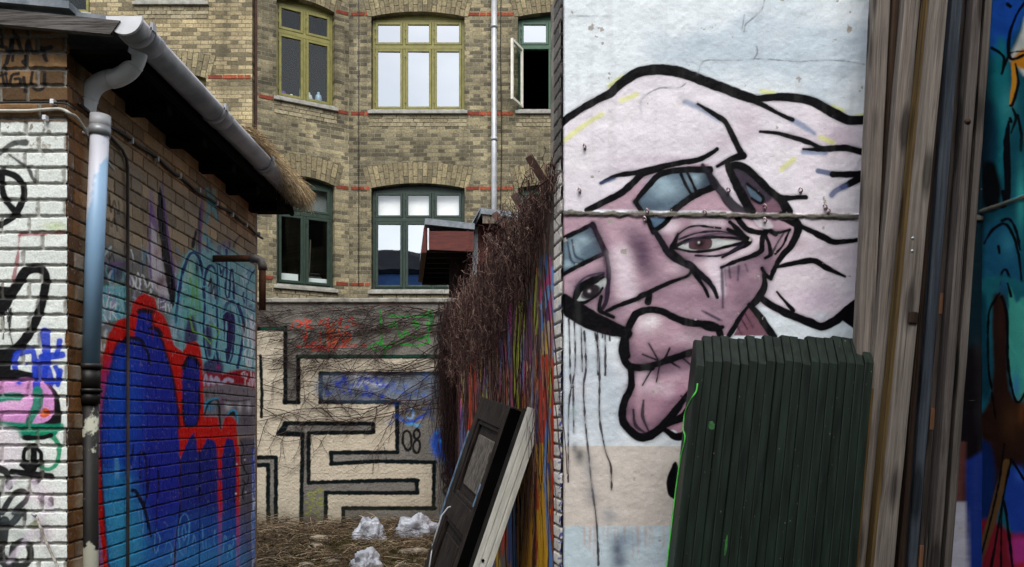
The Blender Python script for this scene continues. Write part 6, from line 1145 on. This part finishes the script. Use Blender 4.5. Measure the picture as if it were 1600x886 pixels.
# white moulded post beside it
def pr(px, py, Y): return Wp(px, py, Y)
tp = Wp(838, 640, 4.60); bt = Wp(754, 886, 4.60); d = tp - bt; bot = bt - d * ((bt.z - .06) / d.z); M2, L2 = leanframe(bot, tp)
PST = nmat('old_white_paint', (170, 170, 162), (206, 206, 198), 5, .6, 0, .5, (8, 8, 1.2), bs=20)
w0 = .105; m = MB(); prof = [(-w0*.5, 0), (-w0*.5 + .03, 0), (-w0*.5 + .032, .006), (-w0*.5 + .038, .006), (-w0*.5 + .04, .002), (.016, .004), (.019, .012), (.025, .012), (.028, .008), (w0*.5, .012), (w0*.5, .045), (-w0*.5, .10)]
vs = [(x, y, z) for z in (0, L2) for x, y in prof]; N2 = len(prof); m.add(vs, [(k, (k+1) % N2, N2 + (k+1) % N2, N2 + k) for k in range(N2)] + [tuple(range(N2 - 1, -1, -1)), tuple(N2 + k for k in range(N2))])
MP = empty('moulded_post', (0, 0, 0), 'long off white moulded door post leaning in front of the dark door', 'post'); MP.matrix_world = M2; m.build('casing', PST, MP)
m = MB(); m.box((-w0*.5 - .024, .012, 0), (-w0*.5 - .0005, .13, L2 - .015)); m.build('dark_edge', MAT['iron'], MP)
m = MB()
for z, x in ((.42, .0), (.9, -.01)): m.tube([(x, -.004, z), (x, .004, z)], .009, 10)
m.build('nail_holes', MAT['black'], MP)
m = MB(); m.tube([Wp(708, 791, 5.35), Wp(700, 793, 5.35), Wp(690, 806, 5.32), Wp(680, 838, 5.3), Wp(674, 860, 5.3)], .006, 6); m.tube([Wp(676, 850, 5.3), Wp(668, 905, 5.3), Wp(660, 960, 5.3)], .005, 6)
tag(m.build('bent_metal_rod', MAT['zinc']), 'bright bent metal rod sticking out from behind the old door', 'rod')

# ------------------------------------------------------------------ rubbish on the ground
def gz(x, y): return float(ground_z(np.array(x), np.array(y)))
pm_ = nmat('thin_white_plastic', (140, 144, 154), (200, 204, 214), 9, .22, 0, .9, bs=24, bd=.02, spec=.7); pm_.node_tree.nodes['Principled BSDF'].inputs['Alpha'].default_value = .82
def bag(px, py, Y, w, h, dp, lb, seed):
    bm = bmesh.new(); bmesh.ops.create_icosphere(bm, subdivisions=5, radius=1)
    for v in bm.verts:
        p = v.co; f = 1; a = np.array([p.x * 2.2 + seed * 7, p.y * 2.2, p.z * 2.2])
        from mathutils import noise as mn
        q = Vector(a); q2 = q + Vector((mn.noise(q * 1.7), mn.noise(q * 1.7 + Vector((9, 0, 0))), mn.noise(q * 1.7 + Vector((0, 9, 0))))) * .5; f += .5 * mn.noise(q * .7) - .20 * abs(mn.noise(q2 * 1.3)) - .10 * abs(mn.noise(q2 * 2.6)) - .07 * abs(mn.noise(q2 * 6)) - .03 * abs(mn.noise(q2 * 14)) + .06
        v.co = Vector((p.x * f * w / 2, p.y * f * dp / 2, (max(p.z, -.55) * f + .55) * h / 1.6))
    me = bpy.data.meshes.new('plastic_bag'); bm.to_mesh(me); bm.free(); 
    for p in me.polygons: p.use_smooth = (hash(p.index) % 1 == 0)
    p = Wp(px, py, Y); o = link('plastic_bag', me, pm_); o.location = (p.x, Y, max(p.z, gz(p.x, Y)) - .02); tag(o, lb, 'plastic bag', 'white plastic bags lying in the rubbish')
bag(577, 848, 8.0, .27, .26, .24, 'crumpled white plastic bag lying left near the foot of the maze wall', 1)
bag(651, 838, 8.1, .38, .26, .26, 'widest crumpled white plastic bag near the old door', 2)
bag(571, 905, 7.0, .27, .24, .24, 'white plastic bag closest to the camera at the bottom edge', 3)
bag(596, 848, 7.95, .12, .09, .12, 'small scrap of white plastic bag right of the left bag', 4)
bag(627, 886, 7.2, .14, .06, .12, 'flat torn white plastic bag at the bottom edge right of the nearest bag', 5)
STN = nmat('rubble', (120, 108, 94), (172, 160, 140), 14, .85, 0, .8)
rs = np.random.default_rng(8)
from mathutils import noise as mn
for i, (px, py, Y, w, lb) in enumerate(((500, 845, 7.9, .20, 'long tan stone in the twigs below the maze wall'), (493, 856, 7.7, .13, 'pale flat stone just below the long tan stone'), (636, 866, 7.5, .15, 'grey stone lying below the widest plastic bag'), (652, 868, 7.5, .18, 'largest grey stone beside the foot of the old door'), (520, 872, 7.2, .14, 'grey stone left of the nearest plastic bag'), (478, 880, 7.1, .13, 'small brown stone near the shed corner'), (600, 862, 7.6, .08, 'smallest stone between the plastic bags'))):
    bm = bmesh.new(); bmesh.ops.create_icosphere(bm, subdivisions=3, radius=.5)
    for v in bm.verts: f = 1 + .35 * mn.noise(v.co * 3 + Vector((i * 5, 0, 0))); v.co = Vector((v.co.x * f * w, v.co.y * f * w * .7, v.co.z * f * w * .42))
    me = bpy.data.meshes.new('stone'); bm.to_mesh(me); bm.free(); p = Wp(px, py, Y); o = link('stone', me, STN); o.location = (p.x, Y, gz(p.x, Y) + .03 + w * .1); tag(o, lb, 'stone', 'stones lying in the twigs')
paths = []; rad = []
for i in range(5200):
    y = rs.uniform(5.6, 8.66); x = rs.uniform(-3.2, .1); 
    if x > .7 - .177 * y: continue
    clump = fbm(np.array(x * 2.0), np.array(y * 2.0), 5); z = gz(x, y) + rs.uniform(0, .10) * (.3 + 1.2 * float(clump)); a = rs.uniform(0, math.pi) if rs.random() < .5 else rs.normal(0, .5); L = rs.uniform(.06, .42); n = 5; t = np.linspace(-.5, .5, n)
    b = rs.normal(0, .14); cv = rs.normal(0, .05); P = np.stack([x + math.cos(a) * L * t - math.sin(a) * cv * (t*t) * 4, y + math.sin(a) * L * t + math.cos(a) * cv * t * t * 4, z + L * t * b + abs(rs.normal(0, .03)) * (1 - 4 * t * t)], 1); P[:, 1] = np.minimum(P[:, 1], 8.66); paths.append(P); rad.append(rs.uniform(.0014, .0048))
V, Fc = tubes_np(paths, rad); o = link('twigs', fastmesh('twigs', V, Fc, True), islandmat('twig_colours', [(50, 38, 30), (106, 86, 66), (66, 50, 40), (152, 132, 106), (58, 46, 38), (124, 104, 80), (190, 172, 146)])); tag(o, kind='stuff', label='dry twigs and stalks littering the ground', cat='twigs')
V = []; Fc = []
for i in range(5200):
    y = rs.uniform(5.6, 8.6); x = rs.uniform(-3.0, 0); z = gz(x, y) + rs.uniform(0, .05); 
    green_ = (abs(x + 1.35) < .6 and 7.2 < y < 8.2)
    a = rs.uniform(0, 6.28); l = rs.uniform(.012, .035); q = rs.normal(0, .5, 3); u = np.array([math.cos(a), math.sin(a), q[0]]) * l; v_ = np.array([-math.sin(a), math.cos(a), q[1]]) * l * .5; c0 = np.array([x, y, z]); b = len(V)
    V += [c0 - u, c0 + v_, c0 + u, c0 - v_]; Fc.append((b, b+1, b+2, b+3))
o = link('dead_leaves', fastmesh('dead_leaves', np.array(V), np.array(Fc)), islandmat('leaf_colours', [(58, 44, 30), (98, 80, 54), (70, 64, 36), (140, 120, 92), (48, 40, 28)])); tag(o, kind='stuff', label='dead leaves scattered over the ground', cat='leaves')
V = []; Fc = []
for i in range(9000):
    y = rs.uniform(7.0, 8.25); x = rs.normal(-1.3, .42); z = gz(x, y) + .0; h = rs.uniform(.02, .07); b = len(V); dx, dy = rs.normal(0, .015, 2); w = .003
    V += [(x - w, y, z), (x + w, y, z), (x + dx + w*.3, y + dy, z + h), (x + dx - w*.3, y + dy, z + h)]; Fc.append((b, b+1, b+2, b+3))
o = link('moss_grass', fastmesh('moss_grass', np.array(V), np.array(Fc)), islandmat('grass_colours', [(52, 54, 22), (74, 76, 30), (60, 56, 26), (92, 88, 46)])); tag(o, kind='stuff', label='short mossy grass between the twigs', cat='grass')

# ------------------------------------------------------------------ unseen tall block added to shade the yard, and the wing the panes mirror
HB = empty('shade_block_and_wing', (0, -10, 0), 'unseen tall block added to shade the yard, with a lower dark roofed wing mirrored in the window panes', 'house')
m = MB(); m.box((-1.2, -18, 0), (14, -8, 14.2)); m.box((-18, -18, 0), (-1.2, -8.01, 8.2)); kid(m.build('wall', nmat('grey_render', (96, 98, 104), (120, 122, 126), .6, .8), HB))
m = MB(); m.prism([(-18.5, -7.6, 8.2), (-1.22, -7.6, 8.2), (-1.22, -12, 9.6), (-5, -12, 10.05), (-18.5, -12, 9.0)], (0, 0, .2)); m.prism([(-18.5, -12, 9.0), (-5, -12, 10.05), (-1.22, -12, 9.6), (-1.22, -18, 8.2), (-18.5, -18, 8.2)], (0, 0, .2)); kid(m.build('roof', nmat('slate', (14, 17, 26), (24, 28, 38), 2, .9, spec=.02), HB))
for k in range(6):
    m = MB(); x = -16 + k * 2.5; m.bevbox((x, -8.06, 5.2), (x + 1.2, -7.98, 7.0), .02); m.build('window', MAT['iron'], HB).matrix_parent_inverse = Matrix.Translation(-HB.location)
m = MB(); m.box((-8.5, -7.95, 7.2), (-2.2, -7.7, 8.19)); kid(m.build('blue_gutter_board', nmat('blue_board', (24, 56, 110), (40, 84, 140), 1, .7), HB))

for nm, x0, x1, lb in (('east', 8.5, 16, 'tall brick house added out of view on the right to cut the sky light, mirrored in the bay windows'),):  # unseen house added to limit the sky light; the bay windows mirror it
    HS = empty('side_shade_house', (x0, 2, 0), lb, 'house'); m = MB(); m.box((x0, -7.5, 0), (x1, 12, 13.0)); kid(m.build('wall', BM_A, HS))
    m = MB(); m.prism([(x0 - .3, -7.8, 13.0), (x1 + .3, -7.8, 13.0), ((x0 + x1) / 2, -7.8, 14.6)], (0, 20, 0)); kid(m.build('roof', MAT['lead'], HS))
    xf = x0 if x0 > 0 else x1; sg = -1 if x0 > 0 else 1
    for yy in (-5, -2, 1, 4, 7, 10):
        for zz_ in (5.5, 8.2, 10.8):
            m = MB(); m.bevbox((xf + sg * .001 - .04, yy, zz_), (xf + .04, yy + 1.2, zz_ + 1.6), .01); kid(m.build('window', MAT['iron'], HS))
